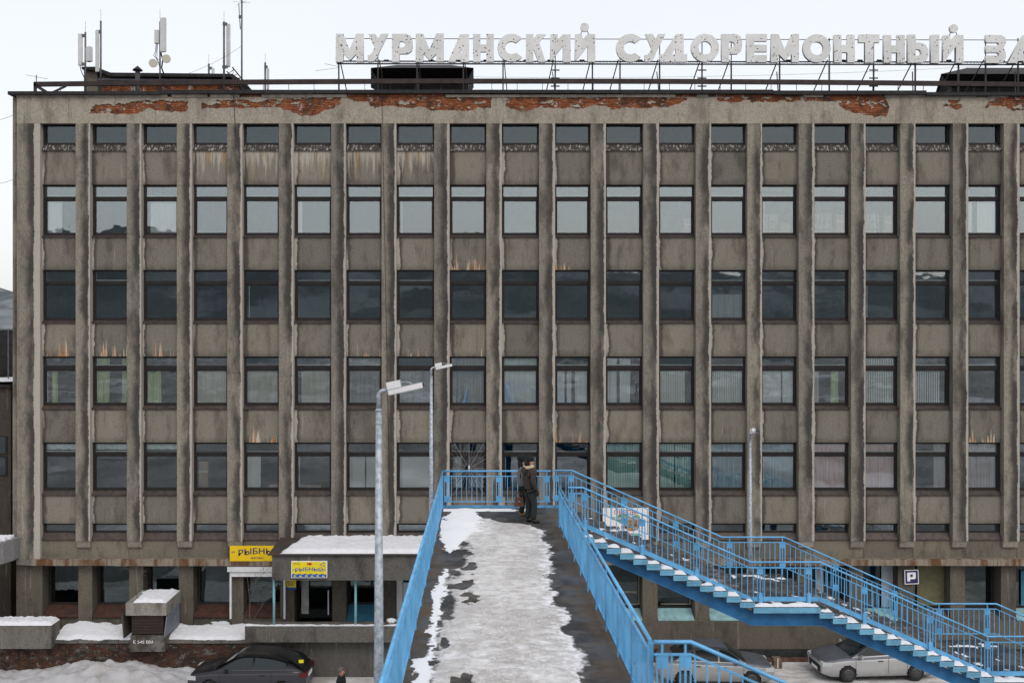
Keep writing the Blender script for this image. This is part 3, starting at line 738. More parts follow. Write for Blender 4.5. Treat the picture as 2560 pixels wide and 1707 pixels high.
for i, (ch, a, b) in enumerate(SIGN):
    if ch not in cache: cache[ch] = curve_mesh('letter', [[(x, y) for x, y in lp] for lp in LET[ch][1]], .075/sc_, M['letter'], 1.0)
    yb = 156.5+2.8*min(1, max(0, (a-1700)/700))
    o = link('letter', cache[ch], sign, (PX(a, SY), SY, PZ(yb, SY)))
    o.scale = ((b-a)/LET[ch][0]*sc_, sc_, sc_*(1.005 if i % 2 else 1))
    o.rotation_euler = (random.uniform(-.01, .01), random.uniform(-.008, .008), random.uniform(-.02, .02))
for cx_, cy_ in ((1461.6, 69.5), (2383, 72.5)):
    c = P(cx_, cy_, SY)
    o = MB().disc(c-Vector((0, .06, 0)), 10.6*sc_, 24, th=.12).build('letter_dot', M['letter'], sign)
    q = MB()
    for s_ in (-1, 1): q.tube([c+Vector((s_*6*sc_, 0, -8*sc_)), c+Vector((s_*11*sc_, 0, -19*sc_))], .016, 6)
    q.build('dot_strut', M['signsteel'], sign)
for yy, rr in ((97, .02), (153.5, .035), (160, .04)):
    MB().bar(P(842 if yy > 100 else 850, yy, SY+.14), P(2600, yy+(2.5 if yy > 100 else 4), SY+.14), rr, rr*1.3).build('frame_rail', M['signsteel'], sign)
mb = MB(); x = 846
while x < 2590:      # lattice between the two lower rails
    yb = 154+2.5*(x-842)/1758
    mb.bar(P(x, yb+6, SY+.14), P(x+5, yb, SY+.14), .012, .012); mb.bar(P(x+5, yb, SY+.14), P(x+9, yb+6, SY+.14), .012, .012); x += 9
mb.build('frame_lattice', M['signsteel'], sign)
POSTS = [847, 945, 1042.5, 1158.5, 1257.6, 1388, 1481, 1550, 1649, 1755, 1828, 1949, 2073, 2184, 2288, 2396, 2464, 2545]
for i, x in enumerate(POSTS):
    o = MB().bar(P(x, 158, SY+.16), Vector((PX(x, SY+.16), SY+.16, Zroof)), .055, .055).bar(P(x, 96, SY+.18), P(x, 158, SY+.18), .035, .035).build('post', M['signsteel'], sign)
    dx = -14 if x > 1300 else 9
    b_ = MB().bar(P(x+dx*.3, 150, SY+.25), Vector((PX(x+dx, SY)+dx*.012, SY+1.5, Zroof)), .035, .035)
    if i % 3 == 2: b_.bar(P(x+dx*.5, 180, SY+.55), Vector((PX(x+3, SY), SY+.3, Zroof)), .035, .035)
    b_.build('brace', M['signsteel'], sign)
    if i in (5, 9, 13):
        for yy in (176, 196, 216): MB().bar(P(x-11, yy, SY+.1), P(x+11, yy, SY+.1), .03, .05).build('rung', M['signsteel'], sign)
for x in (966, 1078, 1190, 1215, 1315, 1375, 1455, 1600, 1620, 1690, 1970, 2028, 2108, 2150, 2198, 2372, 2505):
    o = MB().hexa([P(x-8, 155, SY+.2), P(x+8, 155, SY+.2), P(x+8, 155, SY+.45), P(x-8, 155, SY+.45), P(x-6, 149.5, SY+.2), P(x+6, 149.5, SY+.2), P(x+6, 149.5, SY+.45), P(x-6, 149.5, SY+.45)]).build('transformer_box', M['black'], sign)

# ------------------------------------------------------------------ roof rail
RY = D+.45
rail = thing('roof_rail', 'long brown sheet-metal rail on thin stanchions along the roof edge', 'railing', (PX(1300, RY), RY, Zroof))
xs = 86
random.seed(2)
while xs < 2700:
    e = xs+random.uniform(150, 260); arcy = lambda q: 203.5+ 9*((q-1300)/1300)**2
    a_, b_ = P(xs, arcy(xs), RY), P(e, arcy(e), RY)
    MB().bar(a_, b_, .10, .19).build('rail_plate', M['brownmetal'], rail); xs = e-.5
x = 150
while x < 2650:
    MB().bar(P(x, 205, RY+.05), Vector((PX(x, RY), RY+.05, Zroof)), .02, .02).build('stanchion', M['brownmetal'], rail); x += 63.5
mb = MB(); a_ = P(88, 211, RY)
MB().bar(P(88, 207, RY), Vector((PX(88, RY), RY, Zroof-.1)), .1, .1).build('end_post', M['brownmetal'], rail)
MB().bar(P(92, 216, RY), P(118, 232, RY), .1, .12).bar(P(165, 216, RY), P(128, 233, RY), .06, .07).build('end_brace', M['brownmetal'], rail)

# ------------------------------------------------------------------ penthouse, vents, masts
M['galv'] = plain('galvanised_steel', (.27, .29, .31), .5, .5, var=.25, sc=14)
M['galvdark'] = plain('dull_steel_mast', (.115, .12, .135), .55, .4, var=.2)
M['antenna'] = plain('antenna_shell', (.60, .61, .61), .5, var=.06)
M['dish'] = plain('cream_dish_shell', (.66, .63, .53), .5, var=.05)
M['cable'] = plain('black_cable', (.02, .02, .02), .6)
PY = D+3.2
pent = thing('roof_penthouse', 'low brick roof penthouse with a dark pitched felt roof and a concrete end pier', 'building', (PX(400, PY), PY, Zroof))
def pp(x, y, Y=PY): return (PX(x, Y), PZ(y, Y))
zb_ = Zroof
MB().prism([pp(212, 240), pp(246, 240), pp(246, 175), pp(212, 172)], PY-.1, PY+2).build('end_pier', M['lowband'], pent)
MB().prism([(pp(246.5, 240)[0], zb_), (pp(618, 240)[0], zb_), pp(618, 217), pp(586, 193), pp(282, 190), pp(246.5, 178)], PY+.02, PY+4).build('wall', M['mortardark'], pent)
mb = MB(); random.seed(6); r_ = 0; z = zb_+.05
while z < pp(300, 194)[1]:
    x = pp(250, 0)[0]+(r_ % 2)*.13
    while x < pp(590, 0)[0]:
        d = random.uniform(-.006, .006); mb.box(x, x+.245, PY-.005+d, PY+.03, z-.032, z+.034); x += .257
    z += .078; r_ += 1
tag(mb.build('brick_courses', M['brick'], pent), kind='stuff')
MB().prism([pp(212, 172.5), pp(246, 172.5), pp(284, 187), pp(586, 190), pp(622, 217), pp(618, 222), pp(584, 198), pp(282, 196.5), pp(246, 182), pp(212, 178)], PY-.35, PY+4.2).build('roof', M['black'], pent)
MB().bar(P(246, 199, PY-.2), P(584, 202, PY-.2), .06, .08).build('cable_tray', M['galvdark'], pent)

def vent_hood(name, label, quad, top, Y, extra=None):
    t = thing(name, label, 'roof vent', (PX(quad[0], Y), Y, Zroof))
    x0, x1 = quad[0], quad[1]; xb0, xb1 = quad[2], quad[3]; ys, yt, yw = top
    w0, w1 = PX(xb0, Y), PX(xb1, Y)
    MB().box(w0, w1, Y, Y+3, Zroof, PZ(yw, Y)).build('housing', M['black'], t)
    MB().hexa([(w0, Y, PZ(yw, Y)), (w1, Y, PZ(yw, Y)), (w1, Y+3, PZ(yw, Y)), (w0, Y+3, PZ(yw, Y)), (PX(x0, Y-.7), Y-.7, PZ(ys, Y-.7)), (PX(x1, Y-.7), Y-.7, PZ(ys, Y-.7)), (PX(x1, Y+3.5), Y+3.5, PZ(ys, Y)), (PX(x0, Y+3.5), Y+3.5, PZ(ys, Y))]).build('flared_hood', M['black'], t)
    xm0, xm1 = x0+(x1-x0)*.24, x0+(x1-x0)*.78
    MB().hexa([(PX(x0, Y-.72), Y-.75, PZ(ys, Y-.7)), (PX(x1, Y-.72), Y-.75, PZ(ys, Y-.7)), (PX(x1, Y+3), Y+3.55, PZ(ys, Y)), (PX(x0, Y+3), Y+3.55, PZ(ys, Y)), (PX(xm0, Y), Y+.6, PZ(yt, Y+.6)), (PX(xm1, Y), Y+.6, PZ(yt, Y+.6)), (PX(xm1, Y), Y+2, PZ(yt, Y+.6)), (PX(xm0, Y), Y+2, PZ(yt, Y+.6))]).build('cap', M['black'], t)
    for k in range(5):
        x = w0+(w1-w0)*(k+.5)/5
        MB().bar((x, Y-.02, Zroof), (x, Y-.02, PZ(yw, Y)), .04, .04).build('rib', M['brownmetal'], t)
    return t
vent_hood('roof_vent_hood', 'black flared vent hood on the roof behind the first word of the sign', (927, 1184, 941, 1171), (171, 163, 196), D+2.6)
vent_hood('roof_vent_hood', 'black flared vent hood on the roof at the right edge of the photograph', (2352, 2700, 2380, 2680), (186, 170, 220), D+2.6)

t = thing('flue_pipe', 'dark grey round flue pipe with a conical cap in front of the penthouse', 'chimney', P(344, 233, D+2.2))
Y = D+2.2
MB().tube([(PX(344, Y), Y, Zroof), P(344, 178, Y)], .10, 12).build('pipe', plain('dark_flue', (.06, .06, .068), .6), t)
c = P(344, 172, Y); MB().tube([c-Vector((0, 0, .09)), c-Vector((0, 0, .05)), c+Vector((0, 0, .11))], [.21, .2, .015], 14).build('cap', M['black'], t)
mb = MB()
for k in range(3): mb.bar(P(344, 179, Y)+Vector((.08*math.cos(k*2.1), .08*math.sin(k*2.1), 0)), c+Vector((.12*math.cos(k*2.1), .12*math.sin(k*2.1), -.08)), .012, .012)
mb.build('cap_bracket', M['galv'], t)

def mast(label, x, ytop, Y, r=.05, rod=None, name='antenna_mast'):
    b_ = Vector((PX(x, Y), Y, Zroof)); t = thing(name, label, 'antenna', b_)
    MB().tube([b_, P(x, ytop, Y)], r, 8).build('pole', M['galvdark'], t)
    if rod: MB().tube([P(x, ytop, Y), P(x, rod, Y)], .008, 5).build('lightning_rod', M['galv'], t)
    return t
def panel(t, x0, x1, y0, y1, Y, rz=0.0, th=.11, nm='panel'):
    c = P((x0+x1)/2, (y0+y1)/2, Y); w_ = (x1-x0)*Y/F; h_ = (y1-y0)*Y/F
    bm = bmesh.new(); bmesh.ops.create_cube(bm, size=1); bmesh.ops.scale(bm, vec=(w_, th, h_), verts=bm.verts)
    bmesh.ops.bevel(bm, geom=list(bm.edges), offset=.02, segments=2, affect='EDGES')
    me = bpy.data.meshes.new(nm); bm.to_mesh(me); bm.free(); me.materials.append(M['antenna'])
    o = link(nm, me, t, c); o.rotation_euler[2] = rz; return o
def clamp(t, x0, x1, y, Y): MB().bar(P(x0, y, Y), P(x1, y, Y), .08, .12).build('clamp', M['galvdark'], t)
A = D+2.0
t = mast('steel antenna mast at the penthouse corner with tall panel left and small box right', 213.5, 81, A, .04, 54)
panel(t, 195.5, 206.5, 85, 165, A, .25); o = panel(t, 216, 230, 118, 155, A, -.5, .2, 'radio_box'); clamp(t, 204, 213, 90, A); clamp(t, 204, 213, 161, A)
MB().tube([P(200, 166, A), P(203, 178, A), P(211, 196, A)], .018, 5).build('feeder_cable', M['cable'], t)
t = mast('thick steel antenna mast with one slim white panel, over the concrete end pier', 252, 53, A-.6, .04, 24)
panel(t, 240, 246.5, 76, 181, A-.6, .9, .16); clamp(t, 244, 252, 80, A-.6)
t = mast('antenna mast with a big white panel and two round cream dishes', 400, 55, A-.5, .035, 24)
panel(t, 400.5, 415.5, 45.5, 131, A-.6, -.35, .14); panel(t, 386, 398.5, 76, 110, A-.4, .3, .14, 'radio_box')
for x, y in ((383, 158.5), (416, 147.5)):
    MB().tube([P(x, y, A-.75), P(x, y, A-.72), P(x, y, A-.55)], [.17, .178, .15], 20).build('dish', M['dish'], t)
mb = MB()
for k in range(3): mb.tube([P(390+k*2, 110, A-.45), P(389+k*2, 128, A-.45), P(384+k*4, 140+k*3, A-.5), P(399, 152+k*8, A-.5)], .012, 5)
mb.tube([P(402, 132, A-.4), P(407, 150, A-.4), P(404, 170, A-.4), P(409, 184, A-.4)], .03, 6)
mb.build('feeder_cable', M['cable'], t)
t = mast('tall steel antenna mast with a long narrow white panel at the penthouse right end', 560, 55, A-.4, .045, 28)
panel(t, 566, 576, 61, 168, A-.4, -.7, .12); clamp(t, 557, 568, 61, A-.4); clamp(t, 556, 569, 168, A-.4)
t = mast('thin tall radio mast with a spoked top and a folded dipole beside it', 604.5, -8, A-.8, .035, None)
for k in range(6):
    e = P(604.5, 6, A-.8); MB().tube([e, e+Vector((.36*math.cos(k*1.05+.3), .36*math.sin(k*1.05+.3), .06*math.sin(k*2)))], .006, 5).build('radial', M['galvdark'], t)
MB().tube([P(597, 9, A-.8), P(598.5, 41, A-.8), P(601, 74, A-.8)], .018, 6).build('dipole', M['galvdark'], t); clamp(t, 597, 604, 43, A-.8)
t = mast('short antenna mast with a stub panel half hidden behind the penthouse roof', 522, 160, D+6, .045, 137); panel(t, 529, 536, 171, 215, D+6, .2); clamp(t, 522, 530, 171, D+6)
t = mast('single antenna mast with a slim panel between the penthouse and the sign', 663, 157, D+6, .045, 134); panel(t, 667.5, 672.5, 171, 225, D+6, -.6); clamp(t, 661, 669, 168, D+6)
t = mast('low television aerial mast at the far left end of the roof', 91, 188, D+.7, .022, None, 'television_aerial')
MB().tube([P(64, 187.5, D+.7), P(119, 198.5, D+.9)], .008, 5).build('boom', M['galvdark'], t)
t = mast('thin crossed aerial on the sign frame left of the first letter', 846, 158, D+.95, .012, None, 'television_aerial')
MB().tube([P(812, 160, D+.95), P(846, 167, D+.95)], .008, 5).tube([P(788, 178, D+.95), P(846, 170, D+.95)], .007, 5).build('boom', M['galvdark'], t)
# ladder down the penthouse end
t = thing('roof_ladder', 'dark steel ladder leaning down the right end of the penthouse', 'ladder', P(600, 232, A))
for dx, dy in ((0, 0), (-14, 10)): MB().bar(P(581+dx, 169+dy, A-.5), P(634+dx, 233+dy*.2, A-.5), .035, .05).build('side_rail', M['brownmetal'], t)
for k in range(6):
    u = (k+.5)/6; MB().bar(P(581+53*u, 169+64*u, A-.5), P(567+53*u, 179+56*u, A-.5), .02, .02).build('rung', M['brownmetal'], t)
# wires
def wire(label, pts, r=.008, name='overhead_wire', cat='wire'):
    return tag(MB().tube(pts, r, 5, caps=False).build(name, M['cable']), label, cat)
def sag(a, b, s_, n=14): return [Vector(a).lerp(Vector(b), i/n)-Vector((0, 0, s_*4*(i/n)*(1-i/n))) for i in range(n+1)]
wire('thin wire hanging from the roof edge down a left-hand pilaster', [P(583, 168, A-.6)]+[P(583, 231, D-.2)]+[P(584+k*.6, 245+k*11, D-.02) for k in range(9)], .012, 'hanging_cable', 'cable')
wire('thin black cable running down the pilaster beside the seventh window column', [P(954+k*.42, 190+k*22, D-.02) for k in range(52)], .008, 'hanging_cable', 'cable')
wire('faint wire from the radio mast down to the penthouse roof', sag(P(604, 116, A-.8), P(466, 186, A), .1), .006)
wire('long faint wire crossing the sky below the sign letters', sag(P(1100, 192, D+9), P(2560, 160, D+14), .3), .007)
wire('faint wire at the left edge of the sky meeting the building corner', sag(P(-60, 306, D+6), P(34, 288, D+1), .1), .008)
wire('second faint wire at the left edge, lower on the building corner', sag(P(-60, 462, D+6), P(34, 449, D+1), .1), .008)
# ------------------------------------------------------------------ footbridge
def bluemat(name, col, wear=.5):
    g = G(name); p = g.pos()
    c = g.mix(g.ss(g.noise(p, 2.2, 5), .3, .7), tuple(x*.78 for x in col), tuple(min(1, x*1.12) for x in col))
    c = g.mix(g.m('MULTIPLY', g.ss(g.noise(g.vmul(p, (5, 5, 1.2)), 1.0, 6, .7), .52, .72), .38), c, (.10, .16, .20))
    c = g.mix(g.m('MULTIPLY', g.ss(g.noise(p, 6, 6, .75), .64, .70), wear), c, (.10, .075, .06))
    c = g.mix(g.m('MULTIPLY', g.ss(g.noise(g.vadd(p, (5, 9, 2)), 3.1, 6, .7), .62, .72), .35), c, (.36, .52, .62))
    g.bump(g.noise(p, 30, 3), .12, .004)
    return g.out(c, .42, 0, .35)
M['blue'] = bluemat('sky_blue_paint', (.125, .39, .68), .75)
M['blueshade'] = bluemat('shaded_blue_girder_paint', (.032, .165, .36), .25)  # bridge blue darkened: shade below the stairs and deck put into the colour
M['bluestep'] = bluemat('blue_step_paint', (.17, .43, .62), .7)
g = G('wet_asphalt'); p = g.pos(); o = g.xyz(g.obj())
c = g.mix(g.ss(g.noise(p, 1.6, 7, .7), .42, .60), (.022, .021, .021), (.075, .073, .072))
c = g.mix(g.m('MULTIPLY', g.ss(g.noise(g.vmul(p, (.9, .4, 1)), 1.3, 6, .7), .50, .66), .55), c, (.085, .058, .035))
c = g.mix(g.m('MULTIPLY', g.ss(g.m('ADD', g.m('ABSOLUTE', o[0]), g.m('MULTIPLY', g.noise(p, 1.7, 6, .7), .5)), 1.42, 1.72), .55), c, (.095, .066, .038))
g.bump(g.noise(p, 60, 4), .3, .006); M['asphalt'] = g.out(c, g.ss(g.noise(p, 1.1, 4), .4, .6, .35, .8), 0, .4)
DZ0 = H-5.326                                  # deck level of the landing
YS, YF = 26.25, 28.9                           # landing: near and far edge
SL = .0268
def deckz(y): return DZ0+SL*max(0, YS-y)
BX0, BX1 = -1.047, 2.106
bridge = thing('footbridge', 'sky-blue steel footbridge leading to the building with icy dark deck', 'bridge', (.5, 18, 0))
def railing(parent, pts, h=1.075, posts=(), sp=.148, side=(0, 1, 0), skirt=0.0, tongue=False, lowbar=.15, upbar=.15, plate=.165, base=True, name='railing'):
    """pts: foot line of the rail; side: unit vector pointing to the outside"""
    pts = [Vector(p) for p in pts]; sd_ = Vector(side)
    up = Vector((0, 0, 1)); mb = MB()
    mb.tube([p+up*h for p in pts], .025, 10)
    seg = []; tot = 0
    for a, b in zip(pts, pts[1:]):
        L = math.hypot(b.x-a.x, b.y-a.y); seg.append((tot, L, a, b)); tot += L
    def at(s):
        for (t0, L, a, b) in seg:
            if s <= t0+L+1e-6: return a.lerp(b, (s-t0)/L), (b-a).normalized()
        return seg[-1][3], (seg[-1][3]-seg[-1][2]).normalized()
    for (t0, L, a, b) in seg:
        mb.bar(a+up*(h-upbar), b+up*(h-upbar), .035, .022)
        if skirt: mb.bar(a+up*(lowbar-skirt/2+.02), b+up*(lowbar-skirt/2+.02), .012, skirt)
        else: mb.bar(a+up*lowbar, b+up*lowbar, .035, .022)
    r_ = mb.build(name, M['blue'], parent)
    bh = h-upbar-lowbar
    bmsh = MB().box(-.0095, .0095, -.0095, .0095, 0, bh).mesh('baluster', M['blue'])
    pm = MB()
    d0 = seg[0][3]-seg[0][2]
    along = Vector((d0.x, d0.y, 0)).normalized()
    ax = 'x' if abs(along.x) > .5 else 'y'
    q = plate/2
    def pl(z0, z1):
        m_ = MB(); (m_.box(-q, q, -.009, .009, z0, z1) if ax == 'x' else m_.box(-.009, .009, -q, q, z0, z1)); return m_.mesh('post_plate', M['blue'])
    ptop, pbot = pl(h-upbar-.165, h-upbar+.012), pl(lowbar-.012, lowbar+.16)
    stub = MB().box(-.013, .013, -.013, .013, -.12 if base else 0, h-.01).mesh('post_stub', M['blue'])
    tg = MB().tube([(0, 0, -.33), (0, 0, -.30), (0, 0, .30), (0, 0, .34)], [.02, .05, .05, .02], 8).mesh('post_tongue', M['blue']) if tongue else None
    for s in posts:
        p_, _ = at(s)
        link('post_plate', ptop, r_, p_)
        if not tongue: link('post_plate', pbot, r_, p_)
        link('post_stub', stub, r_, p_)
        if tongue:
            o = link('post_tongue', tg, r_, p_+sd_*.03+up*(lowbar-.2)); o.scale = (1.0, .35, 1) if ax == 'x' else (.35, 1, 1)
    s = sp*.5
    while s < tot:
        near = min([abs(s-q_) for q_ in posts], default=9)
        if near > .05:
            p_, d = at(s); link('baluster', bmsh, r_, p_+up*lowbar)
        s += sp
    for s in posts:
        for e in (-plate/2+.0095, plate/2-.0095):
            if 0 < s+e < tot:
                p_, d = at(s+e); link('baluster', bmsh, r_, p_+up*lowbar)
    return r_
YN = 6.0
MB().hexa([(BX0-.06, YN, deckz(YN)-.26), (BX1+.06, YN, deckz(YN)-.26), (BX1+.06, YS, DZ0-.26), (BX0-.06, YS, DZ0-.26), (BX0-.06, YN, deckz(YN)), (BX1+.06, YN, deckz(YN)), (BX1+.06, YS, DZ0), (BX0-.06, YS, DZ0)]).build('deck', M['asphalt'], bridge)
MB().box(BX0-.06, 2.6, YS+.003, YF+.05, DZ0-.26, DZ0).build('landing_deck', M['asphalt'], bridge)
MB().box(BX0-.02, 2.6, YF+.052, YF+.10, DZ0-.30, DZ0+.065).build('edge_beam', M['blue'], bridge)
for x in (BX0-.10, BX1+.062):
    MB().hexa([(x, YN, deckz(YN)-.34), (x+.04, YN, deckz(YN)-.34), (x+.04, YS, DZ0-.34), (x, YS, DZ0-.34), (x, YN, deckz(YN)+.05), (x+.04, YN, deckz(YN)+.05), (x+.04, YS, DZ0+.05), (x, YS, DZ0+.05)]).build('edge_beam', M['blue'], bridge)
MB().box(BX0-.10, BX0-.06, YS+.004, YF+.05, DZ0-.34, DZ0+.05).build('edge_beam', M['blue'], bridge)
for x in (-.5, 1.55):
    MB().hexa([(x-.12, YN, deckz(YN)-.86), (x+.12, YN, deckz(YN)-.86), (x+.12, YF, DZ0-.86), (x-.12, YF, DZ0-.86), (x-.12, YN, deckz(YN)-.262), (x+.12, YN, deckz(YN)-.262), (x+.12, YF, DZ0-.262), (x-.12, YF, DZ0-.262)]).build('girder', M['blueshade'], bridge)
    for y in (10.5, 27.2): MB().tube([(x, y, 0), (x, y, deckz(y)-.8)], .21, 16).build('pier_column', M['blueshade'], bridge)
# rails: left side, far end, right side
zp = lambda x, y: Vector((x, y, deckz(y)))
n_ = 13; L_ = YF-7.2
railing(bridge, [zp(BX0, 7.2), zp(BX0, YS), zp(BX0, YF)], posts=[.15+i*(L_-.3)/14 for i in range(15)], side=(-1, 0, 0))
railing(bridge, [zp(BX0+.03, YF), zp(2.09, YF)], posts=[.09, 1.60, 2.99], lowbar=.19, side=(0, 1, 0))
railing(bridge, [zp(BX1, 12.2), zp(BX1, 26.2)], posts=[.12+i*1.376 for i in range(11)], side=(1, 0, 0))
MB().box(BX1-.03, BX1+.03, 12.17, 12.23, deckz(12.2), deckz(12.2)+1.06).build('end_post', M['blue'], bridge)

# ------------------------------------------------------------------ staircases
M['steptop'] = plain('dark_step_surface', (.055, .050, .048), .8, var=.4, sc=5, dirt=(.42, .42, .43), dirt_amt=.35, dsc=3.0)
def stair(t, X0, z0, Ya, Yb, flights, tread, rise, landing, n, Yrail):
    """descends towards +X; Ya near end of the steps, Yb far end"""
    x, z = X0, z0; rec = []
    prof = [(x-.02, z)]
    up_pts = [(x-.25, z)]
    for f in range(flights):
        up_pts.append((x+.1, z))
        for k in range(n):
            z -= rise
            MB().box(x, x+tread+.03, Ya, Yb, z-.068, z, 0).build('step', [M['steptop']], t)
            MB().box(x+.002, x+tread+.028, Ya+.002, Yb-.002, z-.150, z-.072).build('riser_block', M['bluestep'], t)
            MB().box(x-.001, x+tread+.031, Ya-.004, Ya+.012, z-.068, z-.012).build('nosing', M['bluestep'], t)
            rec.append((x, x+tread, z)); x += tread
        z -= rise
        MB().box(x, x+landing+.03, Ya, Yb, z-.09, z).build('landing', M['asphalt'], t)
        MB().box(x+.002, x+landing+.028, Ya-.004, Ya+.02, z-.152, z-.008).build('landing_fascia', M['bluestep'], t)
        up_pts.append((x, z)); rec.append((x, x+landing, z)); x += landing
    up_pts.append((x, z))
    for y in (Ya+.22, Yb-.35):           # stringers
        for i in range(1, len(up_pts)-1):
            (xa, za), (xb, zb_) = up_pts[i], up_pts[i+1]
            if xb-xa < .01: continue
            sl = (za-zb_) > .05
            ta, tb = za-(.30 if sl else .155), zb_-(.16 if sl else .155)
            ba, bb = za-.50, zb_-.50
            if sl: tb = zb_-.16; bb = zb_-.50
            else: ba = za-.50
            MB().hexa([(xa, y, ba), (xb, y, bb), (xb, y+.05, bb), (xa, y+.05, ba), (xa, y, ta), (xb, y, tb), (xb, y+.05, tb), (xa, y+.05, ta)]).build('stringer', M['blueshade'], t)
            MB().hexa([(xa, y-.05, ba-.025), (xb, y-.05, bb-.025), (xb, y+.1, bb-.025), (xa, y+.1, ba-.025), (xa, y-.05, ba), (xb, y-.05, bb), (xb, y+.1, bb), (xa, y+.1, ba)]).build('stringer_flange', M['blueshade'], t)
    return up_pts, rec
TR, RI = .343, .138
st = thing('bridge_staircase', 'long blue staircase descending right from the footbridge landing along the building', 'staircase', (8, 27.2, 0))
YA, YBk = 25.58, 29.05
ups, rec = stair(st, 2.60, DZ0, YA, YBk, 3, TR, RI, 1.70, 13, 25.87)
foot = [(x, z) for x, z in ups]
fl = [Vector((2.32, 25.87, DZ0))]+[Vector((x, 25.87, z)) for x, z in ups[1:]]
ff = [Vector((2.16, 28.9, DZ0))]+[Vector((x, 28.9, z)) for x, z in ups[1:]]
railing(st, fl, h=1.09, posts=[.10, .44, 1.92, 3.34, 4.99, 6.25, 7.7, 9.4, 10.9, 12.2, 13.7], side=(0, -1, 0), skirt=.115, tongue=True, lowbar=.17, name='near_railing')
railing(st, ff, h=1.09, posts=[.09, .52, 2.05, 3.55, 5.12, 6.65, 8.2, 9.9, 11.2, 12.6, 14.0], side=(0, 1, 0), lowbar=.22, name='far_railing')
for x, zt in ((15.4, rec[28][2]-.1), (21.0, rec[-1][2])):
    MB().tube([(x, 28.3, 0), (x, 28.3, zt-.5)], .14, 14).build('column', M['blueshade'], st); MB().tube([(x, 26.4, 0), (x, 26.4, zt-.5)], .14, 14).build('column', M['blueshade'], st)
st2 = thing('bridge_staircase', 'near blue staircase at the lower right, descending right from the footbridge railing end', 'staircase', (4, 10.7, 0))
z2 = deckz(11.8)
ups2, rec2 = stair(st2, 2.62, z2, 9.6, 12.2, 1, .343, .1405, 1.5, 13, 12.05)
MB().box(BX1+.11, 2.62, 9.6, 12.2, z2-.2, z2).build('landing', M['asphalt'], st2)
railing(st2, [Vector((2.12, 12.05, z2)), Vector((2.565, 12.05, z2))]+[Vector((x, 12.05, z)) for x, z in ups2[2:]], h=1.10, posts=[.10, .38, 1.85, 3.3, 4.8], side=(0, 1, 0), lowbar=.17, plate=.145, sp=.143)

# ------------------------------------------------------------------ snow on the bridge and steps
def snow_sheet(mb, x0, x1, y0, y1, cell, zf, mask, th, att=None, attv=None):
    nx, ny = max(1, int(round((x1-x0)/cell))), max(1, int(round((y1-y0)/cell)))
    hx, hy = (x1-x0)/nx, (y1-y0)/ny; idx = {}
    mv = {}
    def m_(i, j):
        if (i, j) not in mv: mv[(i, j)] = mask(x0+i*hx, y0+j*hy)
        return mv[(i, j)]
    def V(i, j):
        if (i, j) not in idx:
            x, y = x0+i*hx, y0+j*hy; k = m_(i, j)
            if k < 0:          # pull the outer row onto the edge of the snow
                gx_ = (m_(i+1, j)-m_(i-1, j))/(2*hx); gy_ = (m_(i, j+1)-m_(i, j-1))/(2*hy); q = gx_*gx_+gy_*gy_+1e-9
                x += max(-hx*.95, min(hx*.95, -k*gx_/q)); y += max(-hy*.95, min(hy*.95, -k*gy_/q))
            idx[(i, j)] = len(mb.v); mb.v.append((x, y, zf(x, y)+.004+th*min(1, max(0, k*6))*(1+.5*fbm(x*7, y*7, 2))))
            if att is not None: att.append(attv(x, y))
        return idx[(i, j)]
    for j in range(ny):
        for i in range(nx):
            if max(m_(i, j), m_(i+1, j), m_(i, j+1), m_(i+1, j+1)) > 0: mb.face((V(i, j), V(i+1, j), V(i+1, j+1), V(i, j+1)), 0, True)
def interp(tab, y):
    if y <= tab[0][0]: return tab[0][1]
    for (a, u), (b, v) in zip(tab, tab[1:]):
        if y <= b: return u+(v-u)*(y-a)/(b-a)
    return tab[-1][1]
TL = [(7,.12),(14.3,.13),(15.15,.175),(16,.12),(16.8,.18),(17.7,.22),(18.6,.234),(19.8,.15),(20.9,.25),(22,.255),(23,.255),(24.6,.25),(25.4,.10),(26.3,.02),(27.2,.02)]
TRR = [(7,.8),(14.3,.81),(15.15,.865),(16,.815),(16.8,.79),(17.7,.85),(18.6,.78),(20.9,.824),(23,.86),(25.6,.86),(26.4,.80),(26.9,.50),(27.4,.40),(28.0,.12)]
WA = [(7,.04),(14.3,.05),(14.9,.01),(15.15,.085),(16,.08),(17.7,.06),(18.6,.05),(20.9,.09),(21.4,.12),(22.2,.2),(23,.1),(24.5,.03),(26,.02),(27.6,.05),(28.6,.1)]
WB = [(7,.11),(14.3,.11),(14.9,.115),(15.15,.117),(16,.12),(17.7,.114),(18.6,.113),(20.9,.136),(21.4,.10),(22.2,.10),(23,.15),(24.5,.24),(26,.3),(27.6,.36),(28.2,.30)]
def uu(x): return (x-BX0)/(BX1-BX0)
def trample(x, y):
    u = uu(x)+.055*fbm(x*2.2, y*1.3, 4, 5)+.032*fbm(x*8, y*6, 1, 4)
    k = min(u-interp(TL, y)+.045, interp(TRR, y)-u)
    hole = fbm(x*2.1+3, y*1.0, 7, 4)
    if u < .33 and hole > .33: k = min(k, .33-hole)
    if y > 27.5: k = min(k, 27.5-y)
    return k
def white(x, y):
    u = uu(x)+.03*fbm(x*4, y*2.0, 6, 4)+.028*fbm(x*12, y*9, 3, 3)
    k = min(u-interp(WA, y), interp(WB, y)-u)
    if y > 28.35: k = max(k, .04*fbm(x*2.2, y*3, 5, 4)+.012) if u < .8 else -1
    return k
g = G('trodden_bridge_snow'); p = g.pos(); at_ = g.n('ShaderNodeAttribute'); at_.attribute_name = 'fresh'
